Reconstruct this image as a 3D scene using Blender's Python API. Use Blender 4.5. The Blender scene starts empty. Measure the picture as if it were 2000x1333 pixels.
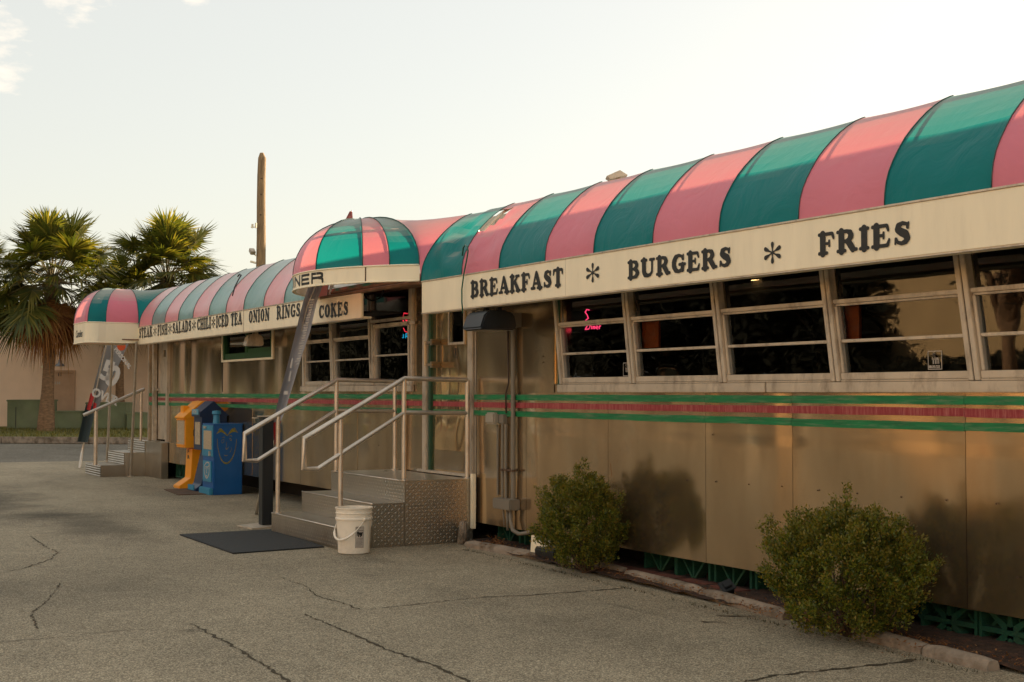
import bpy, bmesh, math, random
from mathutils import Vector, Matrix
random.seed(7)
R = math.radians
scene = bpy.context.scene
C = scene.collection
# ---------------------------------------------------------------- camera
F, H, VPX, HY = 2700.0, 1.32, -500.0, 766.0
TILT = math.atan((HY-666.5)/F)
YAW = math.atan((1000-VPX)/math.hypot(F, HY-666.5))
fh = Vector((-math.cos(YAW), math.sin(YAW), 0)); rt = Vector((math.sin(YAW), math.cos(YAW), 0)); u0 = Vector((0, 0, 1))
fwd = fh*math.cos(TILT)+u0*math.sin(TILT); upv = u0*math.cos(TILT)-fh*math.sin(TILT)
cd = bpy.data.cameras.new('camera'); cam = bpy.data.objects.new('camera', cd); C.objects.link(cam)
cd.sensor_width = 36; cd.lens = F/2000*36; cd.clip_end = 3000; cd.clip_start = .05
m = Matrix((rt, upv, -fwd)).transposed().to_4x4(); m.translation = Vector((0, 0, H)); cam.matrix_world = m
scene.camera = cam
def ray(px, py): return fwd+rt*(px-1000)/F+upv*(666.5-py)/F
# ---------------------------------------------------------------- light
SUN_EL = R(10.5); sa = R(50.0)
sdh = fh*math.cos(sa)+rt*math.sin(sa)                 # horizontal direction to the sun
sund = Vector((sdh.x*math.cos(SUN_EL), sdh.y*math.cos(SUN_EL), math.sin(SUN_EL)))
w = bpy.data.worlds.new('World'); scene.world = w; w.use_nodes = True
wn, wl = w.node_tree.nodes, w.node_tree.links
sky = wn.new('ShaderNodeTexSky'); sky.sky_type = 'NISHITA'; sky.sun_disc = False
sky.sun_elevation = SUN_EL; sky.sun_rotation = math.atan2(sdh.x, sdh.y)
sky.dust_density = 2.0; sky.ozone_density = 2.0; sky.air_density = 1.0
bg = wn['Background']; bg.inputs[1].default_value = 0.12
tcw = wn.new('ShaderNodeTexCoord'); nzw = wn.new('ShaderNodeTexNoise'); mpw = wn.new('ShaderNodeMapping')
mpw.inputs['Scale'].default_value = (1, 1, 2.6)
nzw.inputs['Scale'].default_value = 30; nzw.inputs['Detail'].default_value = 8; nzw.inputs['Roughness'].default_value = .6
crw = wn.new('ShaderNodeValToRGB'); crw.color_ramp.elements[0].position = .60; crw.color_ramp.elements[1].position = 1.0
mxw = wn.new('ShaderNodeMix'); mxw.data_type = 'RGBA'
tint = wn.new('ShaderNodeMix'); tint.data_type = 'RGBA'; tint.blend_type = 'MULTIPLY'; tint.inputs[0].default_value = 1
tint.inputs[7].default_value = (1.04, .91, .82, 1)
wl.new(tcw.outputs['Generated'], mpw.inputs[0]); wl.new(mpw.outputs[0], nzw.inputs['Vector']); acc = None
for (px_, py_, rad_, amp_) in ((-15, 75, .028, .5), (5, 150, .02, .5), (150, -30, .035, .5), (200, 25, .012, .3), (385, -8, .014, .42), (255, 470, .02, .22)):
    dn = ray(px_, py_).normalized(); dt = wn.new('ShaderNodeVectorMath'); dt.operation = 'DISTANCE'; dt.inputs[1].default_value = dn; wl.new(tcw.outputs['Generated'], dt.inputs[0])
    fr_ = wn.new('ShaderNodeMapRange'); fr_.interpolation_type = 'SMOOTHSTEP'; fr_.inputs[1].default_value = 0; fr_.inputs[2].default_value = rad_*1.6; fr_.inputs[3].default_value = amp_; fr_.inputs[4].default_value = 0; wl.new(dt.outputs['Value'], fr_.inputs[0])
    if acc is None: acc = fr_.outputs[0]
    else: mm = wn.new('ShaderNodeMath'); mm.operation = 'MAXIMUM'; wl.new(acc, mm.inputs[0]); wl.new(fr_.outputs[0], mm.inputs[1]); acc = mm.outputs[0]
sm_ = wn.new('ShaderNodeMath'); sm_.operation = 'ADD'; wl.new(acc, sm_.inputs[0]); nm_ = wn.new('ShaderNodeMath'); nm_.operation = 'MULTIPLY_ADD'; wl.new(nzw.outputs[0], nm_.inputs[0]); nm_.inputs[1].default_value = 1.2; nm_.inputs[2].default_value = -.28; wl.new(nm_.outputs[0], sm_.inputs[1])
wl.new(sm_.outputs[0], crw.inputs[0])
veil = wn.new('ShaderNodeMix'); veil.data_type = 'RGBA'; veil.inputs[0].default_value = .72; veil.inputs[7].default_value = (2.48, 2.38, 2.08, 1)   # thin high cloud over the whole sky
wl.new(sky.outputs[0], tint.inputs[6]); wl.new(tint.outputs[2], veil.inputs[6]); wl.new(veil.outputs[2], mxw.inputs[6]); wl.new(crw.outputs[0], mxw.inputs[0])
mxw.inputs[7].default_value = (3.5, 3.1, 2.6, 1)
wl.new(mxw.outputs[2], bg.inputs[0])
sl = bpy.data.lights.new('sun', 'SUN'); sl.energy = 4.0; sl.angle = R(.5); sl.color = (1, .80, .55)
so = bpy.data.objects.new('sun', sl); C.objects.link(so); so.rotation_euler = sund.to_track_quat('Z', 'Y').to_euler(); so.location = (0, 0, 20)
vs = scene.view_settings; vs.view_transform = 'Standard'; vs.look = 'None'; vs.gamma = 1; vs.exposure = 1.62
scene.render.engine = 'CYCLES'

# ---------------------------------------------------------------- geometry helpers
def at(px, py, d): return Vector((0, 0, H))+ray(px, py)*d           # point at a distance along the view
def onY(px, py, Y): r = ray(px, py); return Vector((0, 0, H))+r*(Y/r.y)
def onZ(px, py, z=0.0): r = ray(px, py); return Vector((0, 0, H))+r*((z-H)/r.z)
OFF = {}
def off(o): return OFF.get(o.name, Vector((0, 0, 0))) if o else Vector((0, 0, 0))
def tag(o, label=None, cat=None, group=None, kind=None):
    if label: o['label'] = label
    if cat: o['category'] = cat
    if group: o['group'] = group
    if kind: o['kind'] = kind
    return o
def thing(name, loc, label, cat, group=None):
    o = bpy.data.objects.new(name, None); C.objects.link(o); o.location = loc; o.empty_display_size = .1
    OFF[o.name] = Vector(loc); return tag(o, label, cat, group)
class MB:
    def __init__(s): s.v = []; s.f = []; s.m = []; s.mi = 0
    def add(s, vs_, fs_):
        s.g = getattr(s, 'g', []); s.g.append((len(s.v), len(s.v)+len(vs_), len(s.f), len(s.f)+len(fs_)))
        n = len(s.v); s.v += [Vector(p) for p in vs_]; s.f += [tuple(i+n for i in f) for f in fs_]; s.m += [s.mi]*len(fs_); return s
    def box(s, a, b, T=None):
        x0, y0, z0 = a; x1, y1, z1 = b
        vs_ = [(x0, y0, z0), (x1, y0, z0), (x1, y1, z0), (x0, y1, z0), (x0, y0, z1), (x1, y0, z1), (x1, y1, z1), (x0, y1, z1)]
        if T: vs_ = [T(Vector(p)) for p in vs_]
        return s.add(vs_, [(0, 3, 2, 1), (4, 5, 6, 7), (0, 1, 5, 4), (1, 2, 6, 5), (2, 3, 7, 6), (3, 0, 4, 7)])
    def quad(s, *p): return s.add(p, [tuple(range(len(p)))])
    def tube(s, pts, r, n=10, cap=True):
        pts = [Vector(p) for p in pts]; k = len(pts); rr = r if isinstance(r, (list, tuple)) else [r]*k
        vs_ = []; fs_ = []; ref = None
        for i, p in enumerate(pts):
            t = (pts[min(i+1, k-1)]-pts[max(i-1, 0)]).normalized()
            if ref is None:
                ref = Vector((0, 0, 1)) if abs(t.z) < .9 else Vector((1, 0, 0))
            a = (ref-t*ref.dot(t)).normalized(); b = t.cross(a); ref = a
            sc = 1.0
            if 0 < i < k-1:
                c = (pts[i+1]-pts[i]).normalized().dot((pts[i]-pts[i-1]).normalized()); sc = 1/max(.6, math.sqrt((1+c)/2))
            for j in range(n):
                an = 2*math.pi*j/n; vs_.append(p+(a*math.cos(an)+b*math.sin(an))*rr[i]*(sc if sc < 1.3 else 1.3))
        for i in range(k-1):
            for j in range(n):
                j2 = (j+1) % n; fs_.append((i*n+j, i*n+j2, (i+1)*n+j2, (i+1)*n+j))
        if cap: fs_.append(tuple(range(n-1, -1, -1))); fs_.append(tuple((k-1)*n+j for j in range(n)))
        return s.add(vs_, fs_)
    def lathe(s, c, prof, n=32, axis='z'):
        vs_ = []; fs_ = []; k = len(prof)
        for r_, z_ in prof:
            for j in range(n):
                an = 2*math.pi*j/n
                p = (r_*math.cos(an), r_*math.sin(an), z_)
                if axis == 'y': p = (p[0], p[2], p[1])
                vs_.append(Vector(c)+Vector(p))
        for i in range(k-1):
            for j in range(n):
                j2 = (j+1) % n; fs_.append((i*n+j, i*n+j2, (i+1)*n+j2, (i+1)*n+j))
        return s.add(vs_, fs_)
    def prism(s, poly, d, plane='XZ'):
        # poly: list of 3-D points, extruded by vector d
        n = len(poly); d = Vector(d); vs_ = [Vector(p) for p in poly]+[Vector(p)+d for p in poly]
        fs_ = [tuple(range(n)), tuple(range(2*n-1, n-1, -1))]+[(i, (i+1) % n, (i+1) % n+n, i+n) for i in range(n)]
        return s.add(vs_, fs_)
    def build_each(s, name, *a, **k):
        for v0, v1, f0, f1 in s.g:
            t = MB(); t.add(s.v[v0:v1], [tuple(i-v0 for i in f) for f in s.f[f0:f1]]); o = t.build(name, *a, **k)
        return o
    def build(s, name, mats, parent=None, bevel=0, smooth=False, label=None, cat=None, group=None, kind=None, recalc=True, uv=True):
        o_ = off(parent)
        me = bpy.data.meshes.new(name); me.from_pydata([p-o_ for p in s.v], [], s.f)
        if not isinstance(mats, (list, tuple)): mats = [mats]
        for mt in mats: me.materials.append(mt)
        for i, p in enumerate(me.polygons): p.material_index = s.m[i]
        if recalc or bevel:
            bm = bmesh.new(); bm.from_mesh(me)
            if recalc: bmesh.ops.recalc_face_normals(bm, faces=bm.faces)
            if bevel:
                es = [e for e in bm.edges if len(e.link_faces) == 2 and e.calc_face_angle(0) > .5]
                bmesh.ops.bevel(bm, geom=es, offset=bevel, segments=2, affect='EDGES', clamp_overlap=True)
            bm.to_mesh(me); bm.free()
        if smooth:
            for p in me.polygons: p.use_smooth = True
            if smooth != 'all': me.set_sharp_from_angle(angle=R(40))
        if uv:
            ul = me.uv_layers.new(name='uv')
            for p in me.polygons:
                n = p.normal; ax = max(range(3), key=lambda i: abs(n[i]))
                for li in p.loop_indices:
                    co = me.vertices[me.loops[li].vertex_index].co
                    ul.data[li].uv = (co.y, co.z) if ax == 0 else ((co.x, co.z) if ax == 1 else (co.x, co.y))
        o = bpy.data.objects.new(name, me); C.objects.link(o)
        if parent: o.parent = parent
        OFF[o.name] = o_.copy() if parent else Vector((0, 0, 0))
        return tag(o, label, cat, group, kind)

# ---------------------------------------------------------------- materials
def base_mat(name):
    m_ = bpy.data.materials.new(name); m_.use_nodes = True; return m_, m_.node_tree.nodes, m_.node_tree.links, m_.node_tree.nodes['Principled BSDF']
def mat(name, col, rough=.6, metal=0, var=.12, scale=4.0, bump=0.0, bscale=40.0, dirt=None, dirt_amt=.5, dscale=1.5, stretch=(1, 1, 1), spec=None, coat=0, dlo=.5, dhi=.7):
    m_, n, l, b = base_mat(name)
    b.inputs['Roughness'].default_value = rough; b.inputs['Metallic'].default_value = metal
    if coat: b.inputs['Coat Weight'].default_value = coat; b.inputs['Coat Roughness'].default_value = .15
    if spec is not None: b.inputs['Specular IOR Level'].default_value = spec
    tc = n.new('ShaderNodeTexCoord'); mp = n.new('ShaderNodeMapping'); mp.inputs['Scale'].default_value = stretch
    l.new(tc.outputs['Object'], mp.inputs[0])
    nz = n.new('ShaderNodeTexNoise'); nz.inputs['Scale'].default_value = scale; nz.inputs['Detail'].default_value = 6
    l.new(mp.outputs[0], nz.inputs['Vector'])
    mr = n.new('ShaderNodeMapRange'); mr.inputs[1].default_value = .3; mr.inputs[2].default_value = .7; mr.inputs[3].default_value = 1-var; mr.inputs[4].default_value = 1+var
    l.new(nz.outputs[0], mr.inputs[0])
    mu = n.new('ShaderNodeMix'); mu.data_type = 'RGBA'; mu.blend_type = 'MULTIPLY'; mu.inputs[0].default_value = 1; mu.inputs[6].default_value = (*col, 1)
    l.new(mr.outputs[0], mu.inputs[7]); out = mu.outputs[2]
    if dirt:
        n2 = n.new('ShaderNodeTexNoise'); n2.inputs['Scale'].default_value = dscale; n2.inputs['Detail'].default_value = 8; n2.inputs['Roughness'].default_value = .65
        l.new(mp.outputs[0], n2.inputs['Vector'])
        r2 = n.new('ShaderNodeMapRange'); r2.inputs[1].default_value = dlo; r2.inputs[2].default_value = dhi; r2.inputs[3].default_value = 0; r2.inputs[4].default_value = dirt_amt
        l.new(n2.outputs[0], r2.inputs[0])
        m2 = n.new('ShaderNodeMix'); m2.data_type = 'RGBA'; l.new(r2.outputs[0], m2.inputs[0]); l.new(out, m2.inputs[6]); m2.inputs[7].default_value = (*dirt, 1); out = m2.outputs[2]
    l.new(out, b.inputs['Base Color'])
    if bump:
        nb = n.new('ShaderNodeTexNoise'); nb.inputs['Scale'].default_value = bscale; nb.inputs['Detail'].default_value = 4
        l.new(mp.outputs[0], nb.inputs['Vector'])
        bp = n.new('ShaderNodeBump'); bp.inputs['Strength'].default_value = bump; bp.inputs['Distance'].default_value = .02
        l.new(nb.outputs[0], bp.inputs['Height']); l.new(bp.outputs[0], b.inputs['Normal'])
    return m_
def flat(name, col, rough=.6, metal=0): return mat(name, col, rough, metal, var=.06)
def emit(name, col, s):
    m_, n, l, b = base_mat(name); b.inputs['Base Color'].default_value = (0, 0, 0, 1)
    b.inputs['Emission Color'].default_value = (*col, 1); b.inputs['Emission Strength'].default_value = s; return m_

def steel(name, col, rough=.22, wave=.35, wscale=1.1, stretch=(1, 1, .35), grime=.5):
    """dented, grimy stainless sheet"""
    m_, n, l, b = base_mat(name); b.inputs['Metallic'].default_value = .92
    tc = n.new('ShaderNodeTexCoord'); mp = n.new('ShaderNodeMapping'); mp.inputs['Scale'].default_value = stretch; l.new(tc.outputs['Object'], mp.inputs[0])
    nz = n.new('ShaderNodeTexNoise'); nz.inputs['Scale'].default_value = wscale; nz.inputs['Detail'].default_value = 0.0; nz.inputs['Roughness'].default_value = .4; l.new(mp.outputs[0], nz.inputs['Vector'])
    fine = n.new('ShaderNodeTexNoise'); fine.inputs['Scale'].default_value = 260; mp2 = n.new('ShaderNodeMapping'); mp2.inputs['Scale'].default_value = (.05, 1, 1)
    l.new(tc.outputs['Object'], mp2.inputs[0]); l.new(mp2.outputs[0], fine.inputs['Vector'])
    b1 = n.new('ShaderNodeBump'); b1.inputs['Strength'].default_value = wave; b1.inputs['Distance'].default_value = .25; l.new(nz.outputs[0], b1.inputs['Height'])
    b2 = n.new('ShaderNodeBump'); b2.inputs['Strength'].default_value = .3; b2.inputs['Distance'].default_value = .001; l.new(fine.outputs[0], b2.inputs['Height'])
    l.new(b1.outputs[0], b.inputs['Normal'])
    tg = n.new('ShaderNodeTangent'); tg.direction_type = 'UV_MAP'; tg.uv_map = 'uv'; l.new(tg.outputs[0], b.inputs['Tangent']); b.inputs['Anisotropic'].default_value = .55; b.inputs['Anisotropic Rotation'].default_value = .25
    st = n.new('ShaderNodeTexNoise'); st.inputs['Scale'].default_value = 2.2; st.inputs['Detail'].default_value = 4; st.inputs['Roughness'].default_value = .5
    mp3 = n.new('ShaderNodeMapping'); mp3.inputs['Scale'].default_value = (1.6, 1, .45); l.new(tc.outputs['Object'], mp3.inputs[0]); l.new(mp3.outputs[0], st.inputs['Vector'])
    r1 = n.new('ShaderNodeMapRange'); r1.inputs[1].default_value = .35; r1.inputs[2].default_value = .7; r1.inputs[3].default_value = 0; r1.inputs[4].default_value = grime; l.new(st.outputs[0], r1.inputs[0])
    mx = n.new('ShaderNodeMix'); mx.data_type = 'RGBA'; l.new(r1.outputs[0], mx.inputs[0]); mx.inputs[6].default_value = (*col, 1); mx.inputs[7].default_value = (col[0]*.6, col[1]*.52, col[2]*.4, 1)
    l.new(mx.outputs[2], b.inputs['Base Color'])
    r2 = n.new('ShaderNodeMapRange'); r2.inputs[1].default_value = .3; r2.inputs[2].default_value = .7; r2.inputs[3].default_value = rough*.7; r2.inputs[4].default_value = rough*1.6; l.new(st.outputs[0], r2.inputs[0])
    l.new(r2.outputs[0], b.inputs['Roughness'])
    return m_

def canvas(name, col, trans, tw=.42, rough=.38):
    """vinyl awning cloth: lets low sun through, uneven tone, flatter top paled by dust and painted sky sheen"""
    m_, n, l, b = base_mat(name)
    tc = n.new('ShaderNodeTexCoord'); nz = n.new('ShaderNodeTexNoise'); nz.inputs['Scale'].default_value = 3; nz.inputs['Detail'].default_value = 8; l.new(tc.outputs['Object'], nz.inputs['Vector'])
    r1 = n.new('ShaderNodeMapRange'); r1.inputs[1].default_value = .35; r1.inputs[2].default_value = .75; r1.inputs[3].default_value = 0; r1.inputs[4].default_value = .22; l.new(nz.outputs[0], r1.inputs[0])
    mx = n.new('ShaderNodeMix'); mx.data_type = 'RGBA'; l.new(r1.outputs[0], mx.inputs[0]); mx.inputs[6].default_value = (*col, 1); mx.inputs[7].default_value = tuple(c*.78+.015 for c in col)+(1,)
    gn = n.new('ShaderNodeNewGeometry'); sx = n.new('ShaderNodeSeparateXYZ'); l.new(gn.outputs['True Normal'], sx.inputs[0]); ab = n.new('ShaderNodeMath'); ab.operation = 'ABSOLUTE'; l.new(sx.outputs[2], ab.inputs[0])
    du = n.new('ShaderNodeMapRange'); du.inputs[1].default_value = .58; du.inputs[2].default_value = .88; du.inputs[3].default_value = 0; du.inputs[4].default_value = .6; l.new(ab.outputs[0], du.inputs[0])
    md = n.new('ShaderNodeMix'); md.data_type = 'RGBA'; l.new(du.outputs[0], md.inputs[0]); l.new(mx.outputs[2], md.inputs[6]); md.inputs[7].default_value = (.52, .46, .38, 1)   # dust and sky sheen of the flatter top, mixed into the colour
    l.new(md.outputs[2], b.inputs['Base Color']); b.inputs['Roughness'].default_value = rough
    b.inputs['Coat Weight'].default_value = .0 if 'faded' not in name else .5; b.inputs['Coat Roughness'].default_value = .28; b.inputs['Specular IOR Level'].default_value = .22
    wv = n.new('ShaderNodeTexNoise'); wv.inputs['Scale'].default_value = 500; l.new(tc.outputs['Object'], wv.inputs['Vector'])
    wr = n.new('ShaderNodeTexNoise'); wr.inputs['Scale'].default_value = 4; wr.inputs['Detail'].default_value = 3; wr.inputs['Distortion'].default_value = 1.2; l.new(tc.outputs['Object'], wr.inputs['Vector'])
    b1 = n.new('ShaderNodeBump'); b1.inputs['Strength'].default_value = .25; b1.inputs['Distance'].default_value = .05; l.new(wr.outputs[0], b1.inputs['Height'])
    b2 = n.new('ShaderNodeBump'); b2.inputs['Strength'].default_value = .15; b2.inputs['Distance'].default_value = .002; l.new(wv.outputs[0], b2.inputs['Height']); l.new(b1.outputs[0], b2.inputs['Normal'])
    l.new(b2.outputs[0], b.inputs['Normal'])
    tl = n.new('ShaderNodeBsdfTranslucent'); tl.inputs[0].default_value = (*trans, 1)
    ms = n.new('ShaderNodeMixShader'); ms.inputs[0].default_value = tw
    l.new(b.outputs[0], ms.inputs[1]); l.new(tl.outputs[0], ms.inputs[2]); l.new(ms.outputs[0], n['Material Output'].inputs[0])
    return m_

def glass(name, bumpy=.0, tintc=(.55, .6, .55)):
    m_, n, l, b = base_mat(name); n.remove(b)
    g = n.new('ShaderNodeBsdfGlossy'); g.inputs['Roughness'].default_value = .015; g.inputs[0].default_value = (.95, .95, .95, 1)
    t = n.new('ShaderNodeBsdfTransparent'); t.inputs[0].default_value = (*tintc, 1)
    fr = n.new('ShaderNodeFresnel'); fr.inputs[0].default_value = 1.6; ms = n.new('ShaderNodeMixShader')
    l.new(fr.outputs[0], ms.inputs[0]); l.new(t.outputs[0], ms.inputs[1]); l.new(g.outputs[0], ms.inputs[2]); l.new(ms.outputs[0], n['Material Output'].inputs[0])
    if bumpy:
        tc = n.new('ShaderNodeTexCoord'); nz = n.new('ShaderNodeTexNoise'); nz.inputs['Scale'].default_value = 1.3; l.new(tc.outputs['Object'], nz.inputs['Vector'])
        bp = n.new('ShaderNodeBump'); bp.inputs['Strength'].default_value = bumpy; bp.inputs['Distance'].default_value = .1; l.new(nz.outputs[0], bp.inputs['Height']); l.new(bp.outputs[0], g.inputs['Normal']); l.new(bp.outputs[0], fr.inputs['Normal'])
    return m_

def asphalt(name, c1, c2, c3, stain, scale=135):
    m_, n, l, b = base_mat(name); b.inputs['Roughness'].default_value = .9; b.inputs['Specular IOR Level'].default_value = .25
    tc = n.new('ShaderNodeTexCoord')
    v = n.new('ShaderNodeTexVoronoi'); v.inputs['Scale'].default_value = scale; l.new(tc.outputs['Object'], v.inputs['Vector'])
    sep = n.new('ShaderNodeSeparateColor'); l.new(v.outputs['Color'], sep.inputs[0])
    cr = n.new('ShaderNodeValToRGB'); e = cr.color_ramp.elements; e[0].color = (*c1, 1); e[1].color = (*c3, 1); x = e.new(.55); x.color = (*c2, 1); l.new(sep.outputs[0], cr.inputs[0])
    dk = n.new('ShaderNodeMapRange'); dk.inputs[1].default_value = 0.0; dk.inputs[2].default_value = .75; dk.inputs[3].default_value = 1.1; dk.inputs[4].default_value = .55; l.new(v.outputs['Distance'], dk.inputs[0])
    def mul(a, bsock):
        mu = n.new('ShaderNodeMix'); mu.data_type = 'RGBA'; mu.blend_type = 'MULTIPLY'; mu.inputs[0].default_value = 1; l.new(a, mu.inputs[6]); l.new(bsock, mu.inputs[7]); return mu.outputs[2]
    col = mul(cr.outputs[0], dk.outputs[0])
    for sc, lo, hi, amt, st in ((.35, .42, .72, .32, (1, 1, 1)), (1.1, .5, .8, .25, (.5, 1.4, 1)), (6.0, .35, .8, .18, (1, 1, 1)), (.12, .35, .75, .2, (1, 1, 1))):
        mp = n.new('ShaderNodeMapping'); mp.inputs['Scale'].default_value = st; mp.inputs['Location'].default_value = (sc*9, 3, 0); l.new(tc.outputs['Object'], mp.inputs[0])
        nz = n.new('ShaderNodeTexNoise'); nz.inputs['Scale'].default_value = sc; nz.inputs['Detail'].default_value = 7; nz.inputs['Roughness'].default_value = .6; l.new(mp.outputs[0], nz.inputs['Vector'])
        mr = n.new('ShaderNodeMapRange'); mr.inputs[1].default_value = lo; mr.inputs[2].default_value = hi; mr.inputs[3].default_value = 1.04; mr.inputs[4].default_value = 1-amt; l.new(nz.outputs[0], mr.inputs[0])
        col = mul(col, mr.outputs[0])
    # oil stains with a place of their own on the lot
    for (sx, sy, rx, ry, amt) in stain:
        mp = n.new('ShaderNodeMapping'); mp.vector_type = 'POINT'; mp.inputs['Location'].default_value = (-sx/rx, -sy/ry, 0); mp.inputs['Scale'].default_value = (1/rx, 1/ry, 0); l.new(tc.outputs['Object'], mp.inputs[0])
        ln = n.new('ShaderNodeVectorMath'); ln.operation = 'LENGTH'; l.new(mp.outputs[0], ln.inputs[0])
        nz = n.new('ShaderNodeTexNoise'); nz.inputs['Scale'].default_value = 1.6; nz.inputs['Detail'].default_value = 6; l.new(tc.outputs['Object'], nz.inputs['Vector'])
        ad = n.new('ShaderNodeMath'); ad.operation = 'MULTIPLY_ADD'; l.new(nz.outputs[0], ad.inputs[0]); ad.inputs[1].default_value = 1.4; l.new(ln.outputs[1], ad.inputs[2])
        mr = n.new('ShaderNodeMapRange'); mr.inputs[1].default_value = .9; mr.inputs[2].default_value = 1.8; mr.inputs[3].default_value = 1-amt; mr.inputs[4].default_value = 1; mr.interpolation_type = 'SMOOTHSTEP'; l.new(ad.outputs[0], mr.inputs[0])
        col = mul(col, mr.outputs[0])
    l.new(col, b.inputs['Base Color'])
    bp = n.new('ShaderNodeBump'); bp.inputs['Strength'].default_value = .6; bp.inputs['Distance'].default_value = .006; bp.invert = True; l.new(v.outputs['Distance'], bp.inputs['Height']); l.new(bp.outputs[0], b.inputs['Normal'])
    return m_

def tread(name, ribs=False):
    m_, n, l, b = base_mat(name); b.inputs['Metallic'].default_value = .85
    uv = n.new('ShaderNodeUVMap'); uv.uv_map = 'uv'; sp = n.new('ShaderNodeSeparateXYZ'); l.new(uv.outputs[0], sp.inputs[0])
    def M(op, a, b_=None, c_=None):
        q = n.new('ShaderNodeMath'); q.operation = op
        for i, x in enumerate((a, b_, c_)):
            if x is None: continue
            if isinstance(x, (int, float)): q.inputs[i].default_value = x
            else: l.new(x, q.inputs[i])
        return q.outputs[0]
    if ribs:
        h = M('SINE', M('MULTIPLY', sp.outputs[1], 2*math.pi/.036))
    else:
        k = 1/.032
        u, v_ = M('MULTIPLY', sp.outputs[0], k), M('MULTIPLY', sp.outputs[1], k)
        par = M('MODULO', M('ADD', M('ABSOLUTE', M('FLOOR', u)), M('ABSOLUTE', M('FLOOR', v_))), 2)
        sg = M('MULTIPLY_ADD', par, 2, -1)
        fu, fv = M('SUBTRACT', M('FRACT', u), .5), M('SUBTRACT', M('FRACT', v_), .5)
        fv = M('MULTIPLY', fv, sg)
        a, c = M('DIVIDE', M('ADD', fu, fv), .62), M('DIVIDE', M('SUBTRACT', fu, fv), .2)
        h = nz0 = n.new('ShaderNodeTexNoise').outputs[0]
    bp = n.new('ShaderNodeBump'); bp.inputs['Strength'].default_value = 1.0 if not ribs else .6; bp.inputs['Distance'].default_value = .001 if not ribs else .02; l.new(h, bp.inputs['Height']); l.new(bp.outputs[0], b.inputs['Normal'])
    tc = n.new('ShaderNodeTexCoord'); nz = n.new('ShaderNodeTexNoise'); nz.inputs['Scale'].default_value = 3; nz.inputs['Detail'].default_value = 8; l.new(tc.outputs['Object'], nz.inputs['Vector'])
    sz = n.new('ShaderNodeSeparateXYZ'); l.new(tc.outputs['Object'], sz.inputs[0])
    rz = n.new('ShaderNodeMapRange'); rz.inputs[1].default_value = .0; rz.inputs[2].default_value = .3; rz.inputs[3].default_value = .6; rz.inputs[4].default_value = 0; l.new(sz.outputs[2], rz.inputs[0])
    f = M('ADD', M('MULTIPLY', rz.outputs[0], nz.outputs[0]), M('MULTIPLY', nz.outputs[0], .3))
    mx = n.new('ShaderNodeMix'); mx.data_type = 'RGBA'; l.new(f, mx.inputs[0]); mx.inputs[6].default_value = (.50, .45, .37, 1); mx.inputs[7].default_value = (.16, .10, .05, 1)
    l.new(mx.outputs[2], b.inputs['Base Color'])
    rr = M('MULTIPLY_ADD', nz.outputs[0], .25, .2); l.new(rr, b.inputs['Roughness'])
    return m_

M_ = {}
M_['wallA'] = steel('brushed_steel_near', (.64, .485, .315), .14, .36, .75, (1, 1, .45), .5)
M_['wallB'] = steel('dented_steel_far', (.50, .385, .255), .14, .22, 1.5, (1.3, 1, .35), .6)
M_['door'] = steel('polished_door_steel', (.80, .58, .33), .12, .16, 3.2, (1, 1, .8), .5)
M_['alu'] = mat('weathered_aluminium', (.62, .53, .42), .45, .55, .12, 6, .1, 60, dirt=(.12, .07, .04), dirt_amt=.55, dscale=9, stretch=(1, 1, .5))
M_['rail'] = mat('rail_aluminium', (.62, .55, .47), .38, .8, .08, 10, dirt=(.25, .2, .15), dirt_amt=.35, dscale=8)
M_['cream'] = mat('cream_enamel', (.90, .79, .58), .55, 0, .05, 2, .03, 20, dirt=(.5, .4, .27), dirt_amt=.2, dscale=5, stretch=(3, 1, .5), dlo=.52, dhi=.8)
M_['teal'] = canvas('teal_vinyl', (.0, .165, .18), (.0, .40, .34), .25)
M_['pink'] = canvas('pink_vinyl', (.72, .215, .29), (.85, .25, .22), .22)
M_['teal_skysheen'] = canvas('faded_teal_vinyl', (.20, .36, .33), (.0, .36, .27), .2, .3)  # both far awning canvases paled to paint in grazing sky sheen
M_['pink_skysheen'] = canvas('faded_pink_vinyl', (.80, .34, .36), (.95, .22, .16), .2, .3)
M_['letter'] = flat('black_lettering', (.012, .012, .010), .5)
M_['green'] = mat('green_tape', (.0, .17, .05), .5, 0, .25, 22, 0, dirt=(.22, .27, .16), dirt_amt=.6, dscale=16, stretch=(.3, 1, 3))
M_['red'] = mat('red_tape', (.30, .022, .03), .5, 0, .12, 30, 0, dirt=(.5, .2, .16), dirt_amt=.75, dscale=30, stretch=(3, 1, .3), dlo=.46, dhi=.72)
M_['gtrim'] = mat('green_trim_paint', (.012, .06, .03), .5, 0, .2, 10)
M_['glass'] = glass('window_glass', .03)
M_['glassC'] = glass('old_window_glass', .10)
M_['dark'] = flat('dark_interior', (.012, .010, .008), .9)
M_['lot'] = asphalt('parking_lot_asphalt', (.26, .21, .14), (.46, .385, .265), (.76, .64, .45), [(-18.5, 2.5, 4.5, .9, .55), (-14.0, 3.05, 2.2, .5, .45), (-13.2, 4.0, .9, .5, .2), (-17.8, 4.9, 2.2, .6, .25), (-10.2, 4.35, .5, .2, .25), (-7.6, 2.2, .09, .09, .35), (-7.1, 4.75, .35, .05, .35)])
M_['road'] = asphalt('road_asphalt', (.15, .13, .10), (.25, .22, .17), (.38, .34, .27), [], 60)
M_['soil'] = mat('mulch_soil', (.045, .022, .012), .95, 0, .6, 25, .8, 60, dirt=(.13, .05, .022), dirt_amt=.8, dscale=14)
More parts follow.
